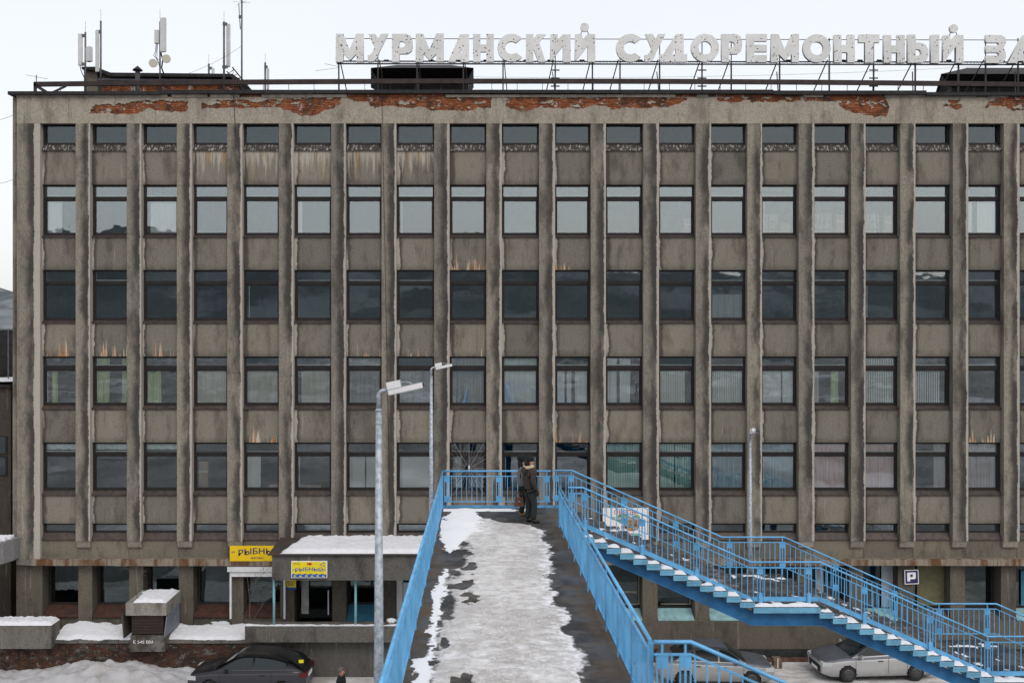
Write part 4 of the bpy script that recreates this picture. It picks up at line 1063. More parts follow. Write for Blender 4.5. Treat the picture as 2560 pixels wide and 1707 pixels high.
n1 = g.noise(g.vmul(p, (3.4, 4.4, 3)), 1.0, 7, .74); n2 = g.noise(g.vmul(p, (19, 22, 10)), 1.0, 5, .75); n3 = g.noise(g.vmul(p, (.8, .35, 1)), 1.4, 4, .6)
c = g.mix(g.ss(n1, .36, .62), (.47, .45, .43), (.74, .73, .725))
c = g.mix(g.m('MULTIPLY', g.ss(n3, .44, .62), .36), c, (.30, .275, .255))
c = g.mix(g.m('MULTIPLY', g.ss(n2, .53, .64), .85), c, (.86, .87, .90))
c = g.mix(g.ss(g.m('ADD', at_.outputs['Fac'], g.m('MULTIPLY', g.m('SUBTRACT', n1, .5), 1.3)), .28, .55), c, (.86, .87, .90))
ae = g.n('ShaderNodeAttribute'); ae.attribute_name = 'depth'
c = g.mix(g.ss(g.m('ADD', ae.outputs['Fac'], g.m('MULTIPLY', g.m('SUBTRACT', g.noise(p, 9, 6, .75), .5), .9)), .02, .30), (.085, .08, .077), c)
g.bump(g.m('ADD', n2, g.m('MULTIPLY', n1, .8)), .8, .03); M['trodden'] = g.out(c, g.ss(at_.outputs['Fac'], .2, .6, .38, .75), 0, .45)
mb = MB(); att = []
def both(x, y): return max(trample(x, y), white(x, y))
def fresh(x, y):
    a, b = trample(x, y), white(x, y)
    v = .8 if b > 0 and b > a*.6 else 0
    if y > 24: v = max(v, min(1, (y-24)/1.5)*max(0, .95-2.2*max(0, uu(x)-.12)))
    if b > 0: v = max(v, .5+4*b)
    if a > 0 and uu(x) > .5: v = max(v, .55-a*3.0)
    if a > 0 and y < 16: v = max(v, .25)
    return v
snow_sheet(mb, BX0+.03, BX1-.03, 9.0, 28.8, .034, lambda x, y: deckz(y), both, .03, att, fresh)
o = mb.build('deck_snow', M['trodden'], origin=(0, 0, 0)); a_ = o.data.attributes.new('fresh', 'FLOAT', 'POINT'); a_.data.foreach_set('value', att); a_ = o.data.attributes.new('depth', 'FLOAT', 'POINT'); a_.data.foreach_set('value', [max(0, min(1, both(v.co.x, v.co.y)*9+(.25 if white(v.co.x, v.co.y) > -.01 else 0))) for v in o.data.vertices])
tag(o, 'trodden grey ice and fresh white snow lying on the footbridge deck', 'snow', kind='stuff')
mb = MB(); random.seed(4)
for (xa, xb, z) in rec:
    s_ = random.uniform(0, 50); lnd = xb-xa > 1; dp = random.uniform(-.16, .16)
    def mk(x, y):
        e = min(x-xa+.02, xb-x)
        near = min(y-YA-.005, 26.0+dp+.25*fbm(x*3, s_, 1)-y)+.05*fbm(x*6, y*6, s_) if not lnd else min(y-YA-.02, 25.98+.3*fbm(x*2.5, s_, 1)-y)
        far_ = .10*fbm(x*3+s_, y*2.2, 3, 4)-.055+(.04 if lnd and y > 28.4 else 0)+.04*max(0, 1-(x-xa)/.2)
        return min(max(near, far_), e if e < .05 else 9)
    snow_sheet(mb, xa+.01, xb+.02, YA+.005, 28.85, .045, lambda x, y: z, mk, .05)
tag(mb.build('stair_snow', M['snow'], origin=(0, 0, 0)), 'white snow caps along the near ends of the blue staircase steps', 'snow', kind='stuff')

# ------------------------------------------------------------------ lamp posts
M['lampwhite'] = plain('lamp_housing', (.72, .72, .73), .4, var=.05)
g = G('galvanised_pole'); p = g.pos()
c = g.mix(g.ss(g.voro(p, 22, 'Color'), .2, .8), (.27, .31, .35), (.42, .46, .50)) if False else g.mix(g.ss(g.noise(p, 16, 4, .6), .38, .62), (.25, .29, .33), (.44, .48, .52))
M['pole'] = g.out(c, .5, .35, .4)
def lamp(label, X, Y, ztop, zbot, dxy=(1, 0), seen=True):
    t = thing('lamp_post', label, 'lamp post', (X, Y, zbot), 'galvanised lamp posts beside the footbridge')
    zt = ztop-.24
    MB().tube([(X, Y, zbot), (X, Y, ztop-3.6), (X, Y, zt)], [.115, .062, .036], 12).build('pole', M['pole'], t)
    for k, z in enumerate((zt-.02, zt-.19)): MB().tube([(X, Y, z-.006), (X, Y, z+.006)], .047 if k == 0 else .041, 12).build('collar', M['pole'], t)
    d = Vector((dxy[0], dxy[1], .0)).normalized(); u = Vector((d.x, d.y, .22)).normalized()
    e = Vector((X, Y, ztop-.03)); MB().tube([(X, Y, zt-.02), e-Vector((0, 0, .03)), e+u*.03, e+u*.18], [.03, .03, .026, .022], 10).build('bracket_arm', M['pole'], t)
    s_ = u.cross(Vector((0, 0, 1))).normalized(); n_ = s_.cross(u)
    def obox(nm, c, l, w_, h_, m_):
        q = []
        for zz in (-1, 1):
            for a, b in ((-1,-1),(1,-1),(1,1),(-1,1)): q.append(c+u*l*a/2+s_*w_*b/2+n_*h_*zz/2)
        return MB().hexa(q).build(nm, m_, t)
    obox('driver_box', e+u*.20+n_*.045, .175, .10, .085, M['lampwhite'])
    obox('lamp_head', e+u*.335-n_*.035, .44, .12, .06, M['lampwhite'])
    obox('lens', e+u*.335-n_*.069, .40, .09, .012, plain('lamp_lens', (.45, .46, .47), .3))
    obox('end_cap', e+u*.560-n_*.035, .012, .115, .055, M['cable'])
    MB().tube([e+u*.28+n_*.06, e+u*.36+n_*.05, e+u*.44-n_*.0], .008, 5).build('lamp_wire', M['galv'], t)
lamp('galvanised lamp post in the left foreground, the nearest and thickest of the three', -1.25, 12.45, PZ(973, 12.45), 0)
lamp('galvanised lamp post at the far left corner of the footbridge landing', -1.245, 26.1, PZ(917, 26.1), 0)
lamp('thin galvanised lamp post behind the staircase landing with its lamp seen end on', PX(1875.5, 29.35), 29.35, PZ(1078, 29.35), rec[13][2]-.4, (.12, -1))
# ------------------------------------------------------------------ sunburst grille with anchor (fixed to the building)
gy = FR-.10; cxp, cyp = 1172.5, 1171.0
gr = MB()
cc = P(cxp, cyp, gy); k = gy/F
rg = arc(0, 0, 10.5*k, 0, 360, 28)
gr.tube([cc+Vector((a, 0, b)) for a, b in rg], .012, 5, caps=False)
gro = gr.build('sunburst_grille', M['galvdark'], bld)
M['rod'] = plain('rusty_rod', (.10, .085, .07), .7)
x0_, x1_, y0_, y1_ = 1126, 1214, 1108, 1236
for i in range(36):
    a = R(i*10); dx, dy = math.cos(a), math.sin(a)
    t_ = min((x1_-cxp)/dx if dx > 1e-6 else (x0_-cxp)/dx if dx < -1e-6 else 1e9, (cyp-y0_)/dy if dy > 1e-6 else (cyp-y1_)/dy if dy < -1e-6 else 1e9)
    MB().bar(cc+Vector((dx*11*k, 0, dy*11*k)), cc+Vector((dx*t_*k, 0, dy*t_*k)), .02, .02).build('ray', M['rod'] if i % 3 else M['galv'], gro)
M['whitepaint'] = plain('white_paint', (.78, .78, .77), .5, var=.05)
ay = gy-.02
am = MB()
am.tube([cc+Vector((a, -.02, b+6.2*k)) for a, b in arc(0, 0, 1.7*k, 0, 360, 12)], .012, 5, caps=False)
am.bar(cc+Vector((0, -.02, 4.4*k)), cc+Vector((0, -.02, -7.5*k)), .028, .02); am.bar(cc+Vector((-2.7*k, -.02, 2.6*k)), cc+Vector((2.7*k, -.02, 2.6*k)), .024, .024)
am.tube([cc+Vector((a, -.02, b-.5*k)) for a, b in arc(0, 0, 7*k, 205, 335, 14)], .015, 6)
am.build('anchor', M['whitepaint'], gro)

# ------------------------------------------------------------------ shop entrance canopy
CYF = 37.4
zc1, zc0 = PZ(1387, CYF), PZ(1450, CYF)
cx0, cx1 = PX(680, CYF), 0.7
can = thing('entrance_canopy', 'grey concrete entrance canopy with pale blue posts over the fish shop door', 'canopy', ((cx0+cx1)/2, 38.6, 2))
MB().box(cx0, cx1, CYF, CYF+.22, zc0, zc1).build('front_fascia', M['dimconc'], can)
MB().box(cx0, cx0+.22, CYF+.222, D-.02, zc0, zc1).build('side_fascia', M['dimconc'], can)
MB().box(cx1-.22, cx1, CYF+.222, D-.02, zc0, zc1).build('side_fascia', M['dimconc'], can)
MB().box(cx0+.222, cx1-.222, CYF+.222, D-.02, zc1-.3, zc1-.1).build('roof_slab', M['dimconc'], can)
MB().hexa([(cx0-.14, CYF-.1, zc1+.003), (cx1+.1, CYF-.1, zc1+.003), (cx1+.1, D-.06, zc1+.10), (cx0-.14, D-.06, zc1+.10), (cx0-.14, CYF-.1, zc1+.04), (cx1+.1, CYF-.1, zc1+.04), (cx1+.1, D-.06, zc1+.16), (cx0-.14, D-.06, zc1+.16)]).build('roof_sheet', M['sill'], can)
M['paleblue'] = bluemat('chipped_pale_blue_paint', (.23, .47, .54), .8)
ZP = PZ(1562, 37.75)
for x in (685, 889): MB().tube([(PX(x, 37.75), 37.75, ZP), (PX(x, 37.75), 37.75, zc0)], .048, 10).build('post', M['paleblue'], can)
mb = MB()
def cmask(x, y): return min(x-(cx0+.28+(y-CYF)*.22)+.12*fbm(x*2, y*3, 1), cx1-x, y-CYF-.02, D-.08-y)
snow_sheet(mb, cx0, cx1+.05, CYF-.08, D-.06, .10, lambda x, y: zc1+.045+(y-CYF)*.05, cmask, .13)
tag(mb.build('canopy_snow', M['snow'], origin=(0, 0, 0)), 'thick smooth white snow on the entrance canopy roof', 'snow', kind='stuff')

# entrance platform and steps wall
plat = thing('entrance_platform', 'long grey concrete entrance platform with a parapet below the fish shop', 'platform', (-4, 38.5, 0))
xp0, xp1 = PX(612, 37.6), 1.4
MB().box(xp0, xp1, 37.6, 38.2, ZP-.60, ZP).build('parapet', M['dimconc'], plat)
MB().box(xp0, xp1, 38.202, GP+.01, 1.0, 1.30).build('slab', M['dimconc'], plat)
MB().box(xp0+.1, xp1, 38.04, 38.195, 0, ZP-.602).build('base_wall', concrete('limey_sooty_wall', (.13, .125, .115), (.04, .038, .035)), plat)
mb = MB()
snow_sheet(mb, xp0+.02, xp1-.05, 37.62, 38.1, .06, lambda x, y: ZP, lambda x, y: min(y-37.63, .22+.22*fbm(x*1.2, 3, 1)-(y-37.63))+.03*fbm(x*5, y*5), .05)
tag(mb.build('platform_snow', M['snow'], origin=(0, 0, 0)), 'ragged strip of snow along the front edge of the entrance platform', 'snow', kind='stuff')
t = thing('rubbish_sack', 'white tied plastic sack on a box by the right end of the platform', 'sack', P(979, 1561, 37.95))
c = P(979, 1551, 37.95); bm = bmesh.new(); bmesh.ops.create_icosphere(bm, subdivisions=3, radius=.19)
for v in bm.verts: v.co = Vector((v.co.x*1.0, v.co.y*.8, v.co.z*.55))*(1+.18*fbm(*(v.co*14)))
me = bpy.data.meshes.new('sack'); bm.to_mesh(me); bm.free(); me.materials.append(M['whiteplastic']); link('bag', me, t, c)
MB().box(c.x-.15, c.x+.17, c.y-.12, c.y+.12, ZP, ZP+.12).build('box', plain('brown_card', (.12, .09, .06), .8), t)
# door leaves in the entrance, white plastic door further right
MB().box(PX(754, GW-.1), PX(772, GW-.1), GW-.14, GW-.09, PZ(1531, GW), zl0).build('door_panel', plain('dull_white_panel', (.42, .41, .40), .6), bld)
MB().box(PX(821, GW-.1), PX(824, GW-.1), GW-.3, GW-.24, PZ(1531, GW), PZ(1470, GW)).build('door_handle_rail', M['whiteplastic'], bld)
MB().box(PX(992, GP), PX(1007, GP), GP-.06, GP-.004, 1.3, PZ(1445, GP)).build('door_frame', M['whiteplastic'], bld)
MB().box(PX(1008, GP), PX(1080, GP), GP-.02, GP+.02, 1.9, PZ(1455, GP)).build('door_leaf', M['whiteplastic'], bld)
# ground-storey fillings on the right
def fill(x0, x1, y0, y1, m_, nm): MB().box(PX(x0, GW-.02), PX(x1, GW-.02), GW-.04, GW-.01, PZ(y1, GW), PZ(y0, GW)).build(nm, M[m_], bld)
fill(2203, 2242, 1412, 1516, 'greypanel', 'boarded_panel'); fill(2292, 2368, 1412, 1512, 'olive', 'boarded_panel'); fill(2040, 2058, 1412, 1540, 'greypanel', 'boarded_panel')
fill(2552, 2630, 1425, 1512, 'bluesill2', 'boarded_panel')

# roller shutter housing
t = thing('roller_shutter', 'white roller shutter box and rails around the fish shop window', 'shutter', P(640, 1545, D+.1))
Y = D+.06
MB().box(PX(570, Y), PX(716, Y), Y-.12, Y+.16, PZ(1427, Y), PZ(1414, Y)).build('upper_box', M['whiteplastic'], t)
MB().box(PX(575, Y), PX(714, Y), Y-.05, Y+.12, PZ(1440, Y), PZ(1427.3, Y)).build('curtain_edge', M['whiteplastic'], t)
for x in (574.5, 709): MB().box(PX(x, Y), PX(x+4.5, Y), Y-.03, Y+.08, PZ(1546, Y), PZ(1440.3, Y)).build('guide_rail', M['whiteplastic'], t)

# ------------------------------------------------------------------ signs
M['yellow'] = plain('yellow_sign_face', (.80, .54, .01), .45, var=.05)
M['yellow2'] = plain('lemon_sign_face', (.78, .64, .02), .45, var=.05)
M['signblue'] = plain('sign_blue', (.02, .10, .42), .5, var=.08)
M['signnavy'] = plain('sign_navy', (.03, .03, .11), .5, var=.08)
M['signred'] = plain('sign_red', (.50, .03, .02), .5, var=.08)
M['signwhite'] = plain('sign_white', (.80, .79, .80), .5, var=.04)
def put_text(t, body, px, py, Y, hpx, mat, wpx=None, arcpx=0.0, bold=0.0, name='lettering', rot=0.0):
    k = Y/F; size = hpx*k/.70
    me = text_mesh(name, body, size, mat, .003, 'CENTER', bold*size, arcpx*k)
    xs = [v.co.x for v in me.vertices]; w_ = max(xs)-min(xs); m0 = (max(xs)+min(xs))/2
    for v in me.vertices: v.co.x -= m0
    o = link(name, me, t, P(px, py, Y))
    if wpx: o.scale.x = wpx*k/w_
    o.rotation_euler[1] = rot
    return o
def board(t, x0, x1, y0, y1, Y, m_, nm='panel', th=.05): return MB().box(PX(x0, Y), PX(x1, Y), Y, Y+th, PZ(y1, Y), PZ(y0, Y)).build(nm, m_, t)
def serif(t, *a, **k): return put_text(t, *a, **k)
t = thing('shop_sign', 'plain yellow shop sign board half hidden behind the canopy corner', 'sign', P(644, 1402, D))
Y = D-.12; board(t, 574.5, 716, 1364, 1402, Y, M['yellow'])
put_text(t, 'РЫБНЫЙ', 648, 1389.5, Y-.006, 14.5, M['signnavy'], 104, 5.5, .012)
put_text(t, '“', 583, 1391, Y-.006, 15, M['signnavy']); put_text(t, '”', 708, 1391, Y-.006, 15, M['signnavy']); put_text(t, 'МАГАЗИН', 643, 1396.7, Y-.006, 5, M['signnavy'], 31)
t = thing('shop_sign', 'framed yellow and blue fish shop sign with fish and waves on the canopy front', 'sign', P(773, 1444, CYF))
Y = CYF-.08; board(t, 728, 818, 1402, 1444, Y, M['signwhite'], 'frame', .06); board(t, 729.8, 816.2, 1403.8, 1442.2, Y-.006, M['yellow2'], 'panel', .005)
wv = [(729.8, 1442.2), (816.2, 1442.2)]+[(816.2-i*86.4/36, 1434.3+1.0*math.sin(i*1.05)) for i in range(37)]
MB().prism([(PX(x, Y), PZ(y, Y)) for x, y in wv], Y-.010, Y-.0065).build('wave_band', M['signblue'], t)
put_text(t, 'РЫБНЫЙ', 773, 1429.5, Y-.009, 8.5, M['signblue'], 70, 3.4, .012); put_text(t, '“', 734, 1431, Y-.009, 9, M['signblue']); put_text(t, '”', 812, 1431, Y-.009, 9, M['signblue'])
put_text(t, 'МАГАЗИН', 741, 1409.5, Y-.009, 2.6, M['signnavy'], 16)
def fish(t, x, y, s, m_, Y, fl=1):
    pts = [(-1, 0), (-.6, .42), (0, .5), (.5, .2), (1.0, .55), (.9, 0), (1.0, -.55), (.5, -.2), (0, -.5), (-.6, -.42)]
    q = [(PX(x, Y)+fl*a*s*Y/F, PZ(y, Y)+b*s*Y/F) for a, b in pts]
    if fl > 0: q = q[::-1]
    MB().prism(q, Y-.004, Y).build('fish_motif', m_, t)
for i in range(6): fish(t, 737+i*14.3, 1438.8+.6*(i % 2), 3.6, M['yellow2'], Y-.011)
fish(t, 773.5, 1409, 6.5, M['signred'], Y-.007, -1)
for x, y in ((809, 1406.5), (802, 1410.5), (809.5, 1414)): fish(t, x, y, 3.0, M['signblue'], Y-.007)
t = thing('shop_notice', 'small yellow and blue opening-hours notice beside the shop door', 'sign', P(728, 1472, GP))
Y = GP-.06; board(t, 716, 740, 1449, 1472.5, Y, M['yellow2'], 'panel', .03)
wv = [(716, 1472.5), (740, 1472.5)]+[(740-i*24/20, 1467.2+.9*math.sin(i*1.25)) for i in range(21)]
MB().prism([(PX(x, Y), PZ(y, Y)) for x, y in wv], Y-.005, Y-.001).build('wave_band', M['signblue'], t)
for i, w_ in enumerate((18, 20, 14, 15)): MB().box(PX(728-w_/2, Y), PX(728+w_/2, Y), Y-.004, Y-.001, PZ(1453.6+i*3.2, Y), PZ(1452.3+i*3.2, Y)).build('text_line', M['signnavy'], t)

t = thing('menu_banner', 'white lunch menu banner with red heading behind the staircase railing', 'banner', P(1564, 1348, D))
Y = D-.10; board(t, 1507, 1621.5, 1269, 1348, Y, M['signwhite'], 'sheet', .02)
M['foodbrown'] = plain('printed_roast', (.42, .20, .05), .6, var=.45, sc=9); M['foodgreen'] = plain('printed_greens', (.16, .32, .08), .6, var=.6, sc=12); M['teal'] = plain('printed_teal', (.12, .48, .38), .6)
def blob(t, x, y, rx, ry, m_, Y, nm, seed):
    q = [(PX(x, Y)+(rx*(1+.12*fbm(math.cos(a)*2, math.sin(a)*2, seed)))*math.cos(a)*Y/F, PZ(y, Y)+(ry*(1+.12*fbm(math.cos(a)*2, math.sin(a)*2, seed)))*math.sin(a)*Y/F) for a in [2*math.pi*i/28 for i in range(28)]]
    MB().prism(q, Y-.003, Y).build(nm, m_, t)
blob(t, 1580, 1310, 20, 17, M['foodbrown'], Y-.002, 'printed_dish', 1); blob(t, 1558, 1295, 17, 12, M['foodgreen'], Y-.006, 'printed_salad', 2); blob(t, 1592, 1292, 8, 6, M['foodgreen'], Y-.006, 'printed_salad', 5)
blob(t, 1592, 1337, 11, 4.5, M['teal'], Y-.002, 'printed_swirl', 3)
put_text(t, 'ОБЕДЫ', 1563, 1285, Y-.012, 10.5, M['signred'], 55)
put_text(t, 'КОМПЛЕКСНЫЕ', 1564.5, 1298.7, Y-.012, 6.6, plain('sign_dark', (.05, .05, .05), .5), 69, bold=.05); put_text(t, 'КОМПЛЕКСНЫЕ', 1564.5, 1298.5, Y-.016, 6.2, M['signwhite'], 66, bold=.008)
put_text(t, 'НА ВЫБОР', 1565, 1320, Y-.012, 7.5, plain('sign_green', (.04, .09, .05), .5), 62, rot=-.16, bold=.02)
put_text(t, '100', 1578, 1337, Y-.012, 5, M['signred'])
t = thing('parking_sign', 'square navy parking sign with a white letter on a ground-storey pier', 'sign', P(2279, 1459, GP))
Y = GP-.12; o = board(t, 2261.5, 2296.5, 1424, 1459.5, Y, M['signwhite'], 'border', .03); o.rotation_euler[1] = -.035
o = board(t, 2263.3, 2294.8, 1425.8, 1457.7, Y-.004, M['signnavy'], 'panel', .004); o.rotation_euler[1] = -.035
me = curve_mesh('letter', [[(0,0),(0,22),(21,22),(21.5,20),(21,7),(19,5.2),(7,5.2),(7,0)], [(7.2,17),(14,17),(14,10.5),(7.2,10.5)]], .6, M['signwhite'])
o = link('letter', me, t, P(2268.5, 1452.5, Y-.012)); o.scale = (Y/F, Y/F*.2, Y/F); o.rotation_euler[1] = -.035
# lettering and chain ornament on the right-hand shop windows
Y = GW-.012
M['ornament'] = plain('gilt_ornament', (.42, .40, .31), .6)
put_text(bld, 'БАКОШЫ', 1571, 1481.5, Y, 5.2, M['ornament'], 40, name='window_lettering')
for xr, xl in ((1597, 1520), (1725, 1652)):
    mb = MB(); y = 1420
    while y < 1508: mb.bar(P(xr-1.2, y, Y), P(xr+1.2, y+2.2, Y), .016, .016); mb.bar(P(xr+1.2, y+2.2, Y), P(xr-1.2, y+4.4, Y), .016, .016); y += 4.4
    x = xl
    while x < xr: mb.bar(P(x, 1507.5, Y), P(x+2.2, 1510, Y), .016, .016); mb.bar(P(x+2.2, 1510, Y), P(x+4.4, 1507.5, Y), .016, .016); x += 4.4
    tag(mb.build('window_ornament', M['ornament'], bld), kind='stuff')

# ------------------------------------------------------------------ retaining wall, terrace, kiosk
RWY = 38.28; rx0, rx1 = -21.5, xp0-.0
rw = thing('retaining_wall', 'sooty old brick retaining wall below the snowy terrace at lower left', 'wall', ((rx0+rx1)/2, RWY, 0))
MB().box(rx0, rx1, RWY+.02, GP-.01, 0, 1.24).build('wall_core', M['mortardark'], rw)
random.seed(31); bs = []; z = 1.20; r_ = 0
while z > .05:
    x = rx0+(r_ % 2)*.13
    while x < rx1-.25:
        if random.random() > .10+.15*(fbm(x*.5, z*2, 8) > .15): bs.append((x+.125, z))
        x += .256
    z -= .078; r_ += 1
vis = [b for b in bs if PX(2, RWY) < b[0]]; vis.sort(key=lambda b: -b[1]); near = set(vis[:300])
for x, z in vis[:300]: link('brick', random.choice(BMD), rw, (x, RWY+.016+random.uniform(-.014, .012), z))
mb = MB()
for x, z in bs:
    if (x, z) not in near: d = random.uniform(-.01, .01); mb.box(x-BL/2, x+BL/2, RWY-.012+d, RWY+.03, z-BH/2, z+BH/2)
tag(mb.build('brick_courses', M['brickdark'], rw), kind='stuff')
mb = MB(); random.seed(8)
x = rx0
while x < rx1: e = x+random.uniform(.5, 1.6); mb_ = MB().box(x, min(e, rx1)-.02, RWY-.07+random.uniform(-.03, .03), RWY+.3, 1.225, 1.31+random.uniform(-.02, .02)); mb_.build('coping_slab', M['dimconc'], rw); x = e
mb = MB()
def tz(x, y): return 1.30+.30*(y-RWY)/(GP-RWY)
def tmask(x, y):
    f = y-RWY-.06-.10*fbm(x*1.4, 2, 3)-.05*fbm(x*6, 4)
    b_ = GP-.35-y+.35*fbm(x*.9, y*1.5, 6)
    return min(f, b_)
snow_sheet(mb, PX(132, RWY), rx1-.02, RWY-.06, GP-.06, .07, tz, tmask, .075)
tag(mb.build('terrace_snow', M['snow'], origin=(0, 0, 0)), 'white snow lying on the terrace behind the brick retaining wall', 'snow', kind='stuff')
t = thing('planter_block', 'low snow-topped concrete block on the terrace at the far left edge', 'concrete block', (-18, 38.3, 1.3))
MB().box(-20.5, PX(128, 37.95), 37.95, 38.7, 1.1, PZ(1563, 37.95)).build('block', M['dimconc'], t)
mb = MB(); zt_ = PZ(1563, 37.95)
snow_sheet(mb, -20.5, PX(128, 37.95)+.02, 37.93, 38.7, .06, lambda x, y: zt_, lambda x, y: min(y-37.93+.02*fbm(x*5, y), PX(128, 37.95)-x+.03, .9), .12)
tag(mb.build('block_snow', M['snow'], origin=(0, 0, 0)), 'snow cap on the concrete block at the far left edge', 'snow', kind='stuff')

KY = 37.9
kio = thing('cellar_hatch', 'concrete-capped cellar hatch with metal flaps and a painted number', 'hatch', (-12.6, 38.6, 0))
kx0, kx1 = PX(314, KY), PX(416, KY); kz1, kz0 = PZ(1507, KY), PZ(1538, KY)
MB().box(kx0, kx1, KY, 39.75, kz0, kz1).build('cap', concrete('mossy_cap', (.26, .25, .23), (.07, .068, .06)), kio)
MB().box(PX(326, KY), PX(407, KY), KY+.15, 39.6, 1.6, kz0-.003).build('body', plain('dark_brown_boards', (.030, .022, .019), .8), kio)
for i in range(6): 
    z = 1.66+i*.115; MB().box(PX(327, KY), PX(406, KY), KY+.10, KY+.148, z, z+.10).build('slat', plain('brown_slat', (.034, .023, .020), .75) if i == 0 else bpy.data.materials['brown_slat'], kio)
MB().box(PX(325, KY), PX(412, KY), KY+.02, 39.5, 1.0, 1.6).build('base', M['mortardark'], kio)
MB().hexa([(kx1-.1, KY-.02, kz0-.85), (kx1-.07, KY-.02, kz0-.85), (kx1+.05, 39.4, kz0-.75), (kx1+.02, 39.4, kz0-.75), (kx1-.02, KY+.05, kz0-.06), (kx1+.01, KY+.05, kz0-.06), (kx1+.04, 39.4, kz0+.1), (kx1+.01, 39.4, kz0+.1)]).build('flap', plain('grey_metal_flap', (.17, .19, .22), .5), kio)
MB().hexa([(PX(312, KY)-.05, KY-.02, kz0-.85), (PX(312, KY), KY-.02, kz0-.85), (PX(318, KY), 39.0, kz0-.8), (PX(316, KY), 39.0, kz0-.8), (PX(306, KY)-.05, KY+.02, kz0+.02), (PX(306, KY), KY+.02, kz0+.02), (PX(312, KY), 39.0, kz0+.02), (PX(310, KY), 39.0, kz0+.02)]).build('flap', plain('brown_metal_flap', (.06, .05, .045), .6), kio)
put_text(kio, 'Е 545 ВМ', 358, 1607.5, KY+.012, 7.2, M['signwhite'], 49, name='painted_number')
mb = MB()
snow_sheet(mb, kx0, kx1, KY, 39.75, .06, lambda x, y: kz1, lambda x, y: min(x-kx0-.30+(y-KY)*.08+.2*fbm(x*2, y*2), kx1-x-.02, y-KY-.02+.1*fbm(x*3, y), 39.7-y), .10)
tag(mb.build('hatch_snow', M['snow'], origin=(0, 0, 0)), 'slanting patch of snow on the cellar hatch cap', 'snow', kind='stuff')
# bare shrubs
M['twig'] = plain('grey_twig', (.10, .085, .07), .85, var=.3)
def shrub(label, px, py, Y, tips, seed, r0=.022):
    random.seed(seed); t = thing('bare_shrub', label, 'shrub', P(px, py, Y))
    def grow(a, b, r, depth, nm):
        mid = a.lerp(b, .5)+Vector((random.uniform(-.08, .08), random.uniform(-.08, .08), 0))*(b-a).length
        MB().tube([a, mid, b], [r, r*.8, r*.55], 5).build(nm, M['twig'], t)
        if depth == 0: return
        for k in range(3):
            u = random.uniform(.45, 1.0); s_ = a.lerp(b, u) if u < .97 else b
            d = (b-a)*random.uniform(.35, .55); ang = random.uniform(.4, .9)*random.choice((-1, 1))
            d = Matrix.Rotation(ang, 3, 'Y') @ d; d = Matrix.Rotation(random.uniform(-.6, .6), 3, 'X') @ d
            grow(s_, s_+d, r*.5, depth-1, 'twig')
    a = P(px, py, Y)
    for k, (x, y) in enumerate(tips): grow(a, P(x, y, Y+random.uniform(-.3, .3)), r0 if k == 0 else r0*.6, 3 if k == 0 else 2, 'stem')
shrub('leafless grey shrub on the terrace beside the entrance platform', 624, 1562, 37.9, [(618, 1440), (668, 1470), (590, 1490), (690, 1430)], 12)
shrub('single bare twig standing up from the cellar hatch cap', 343, 1500, 38.6, [(331, 1425)], 5, .014)

# snow bank at the foot of the retaining wall
BK = [(-40,.40),(60,.42),(120,.60),(180,.80),(250,.90),(300,.86),(350,.70),(400,.52),(475,.44),(560,.30),(640,.12)]
def bankz(x, y):
    px = CX+x*F/37.2; h_ = interp(BK, px)*.80
    u = (38.3-y)/3.6; prof = 1-abs(u-.30)/.30*.25 if u < .30 else max(0, 1-((u-.30)/.70)**1.3)
    return h_*prof*(1+.35*fbm(x*1.1, y*1.3, 2))+.09*fbm(x*3, y*3, 5)-.03
tag(grid_mesh('snow_bank', lin(-23, PX(620, 37), 150), lin(34.6, 38.3, 46), bankz, M['snowdirty']), 'shovelled dirty snow bank along the foot of the brick wall', 'snow bank', kind='stuff')

# ------------------------------------------------------------------ left-hand neighbours
nb = thing('annex_building', 'dark low annex with snow-edged roof beyond the left corner of the office block', 'building', (-23, 44, 0))
YA_ = 41.6; ax1 = PX(27, YA_)
MB().box(-34, ax1-.3, 46, 58, 0, PZ(825, 46)).build('rear_block', M['black'], nb)
MB().box(-34, ax1, YA_, 45.9, 0, PZ(968, YA_)).build('wall', concrete('annex_wall', (.075, .066, .055), (.03, .027, .024)), nb)
MB().box(-34, ax1+.05, YA_-.15, 46, PZ(968, YA_)+.003, PZ(961, YA_)).build('roof_edge', M['black'], nb)
mb = MB(); snow_sheet(mb, -26, ax1, YA_-.14, 45, .25, lambda x, y: PZ(961, YA_), lambda x, y: .5, .12)
tag(mb.build('annex_snow', M['snow'], origin=(0, 0, 0)), 'thin white snow edge on the annex roof at the left margin', 'snow', kind='stuff')
for y0, y1 in ((1090, 1135), (1140, 1188)):
    o = MB().box(-24, PX(19, YA_), YA_-.04, YA_-.003, PZ(y1, YA_), PZ(y0, YA_)).build('window', M['frame'], nb)
    MB().box(-24, PX(18, YA_)-.05, YA_-.06, YA_-.045, PZ(y1-3, YA_), PZ(y0+3, YA_)).build('pane', glass('annex_glass', .12), o)
t = mast('panel antenna on a bracket pole at the left corner, over the annex roof', 21, 612, 43.5, .03, None)
t.location.z = PZ(825, 46)-.0
for ch in t.children: pass
panel(t, 8.5, 17, 613, 696, 43.5, .5, .12)
lc = thing('side_canopy', 'grey snow-covered concrete canopy jutting in at the left margin', 'canopy', (-18.6, 38, 3))
p0, p1 = (PX(45, 39.6), 39.6), (PX(45, 39.0)-.25, 38.4)
z1_, z0_ = PZ(1343, 39.6), PZ(1395, 39.6)
poly_ = [(-24, 39.7), (p0[0], 39.7), (p0[0], 39.3), (p0[0]-.15, 38.7), (p0[0]-.6, 38.0), (p0[0]-1.4, 37.4), (p0[0]-3, 37.0), (-24, 37.0)]
mb = MB(); n = len(poly_)
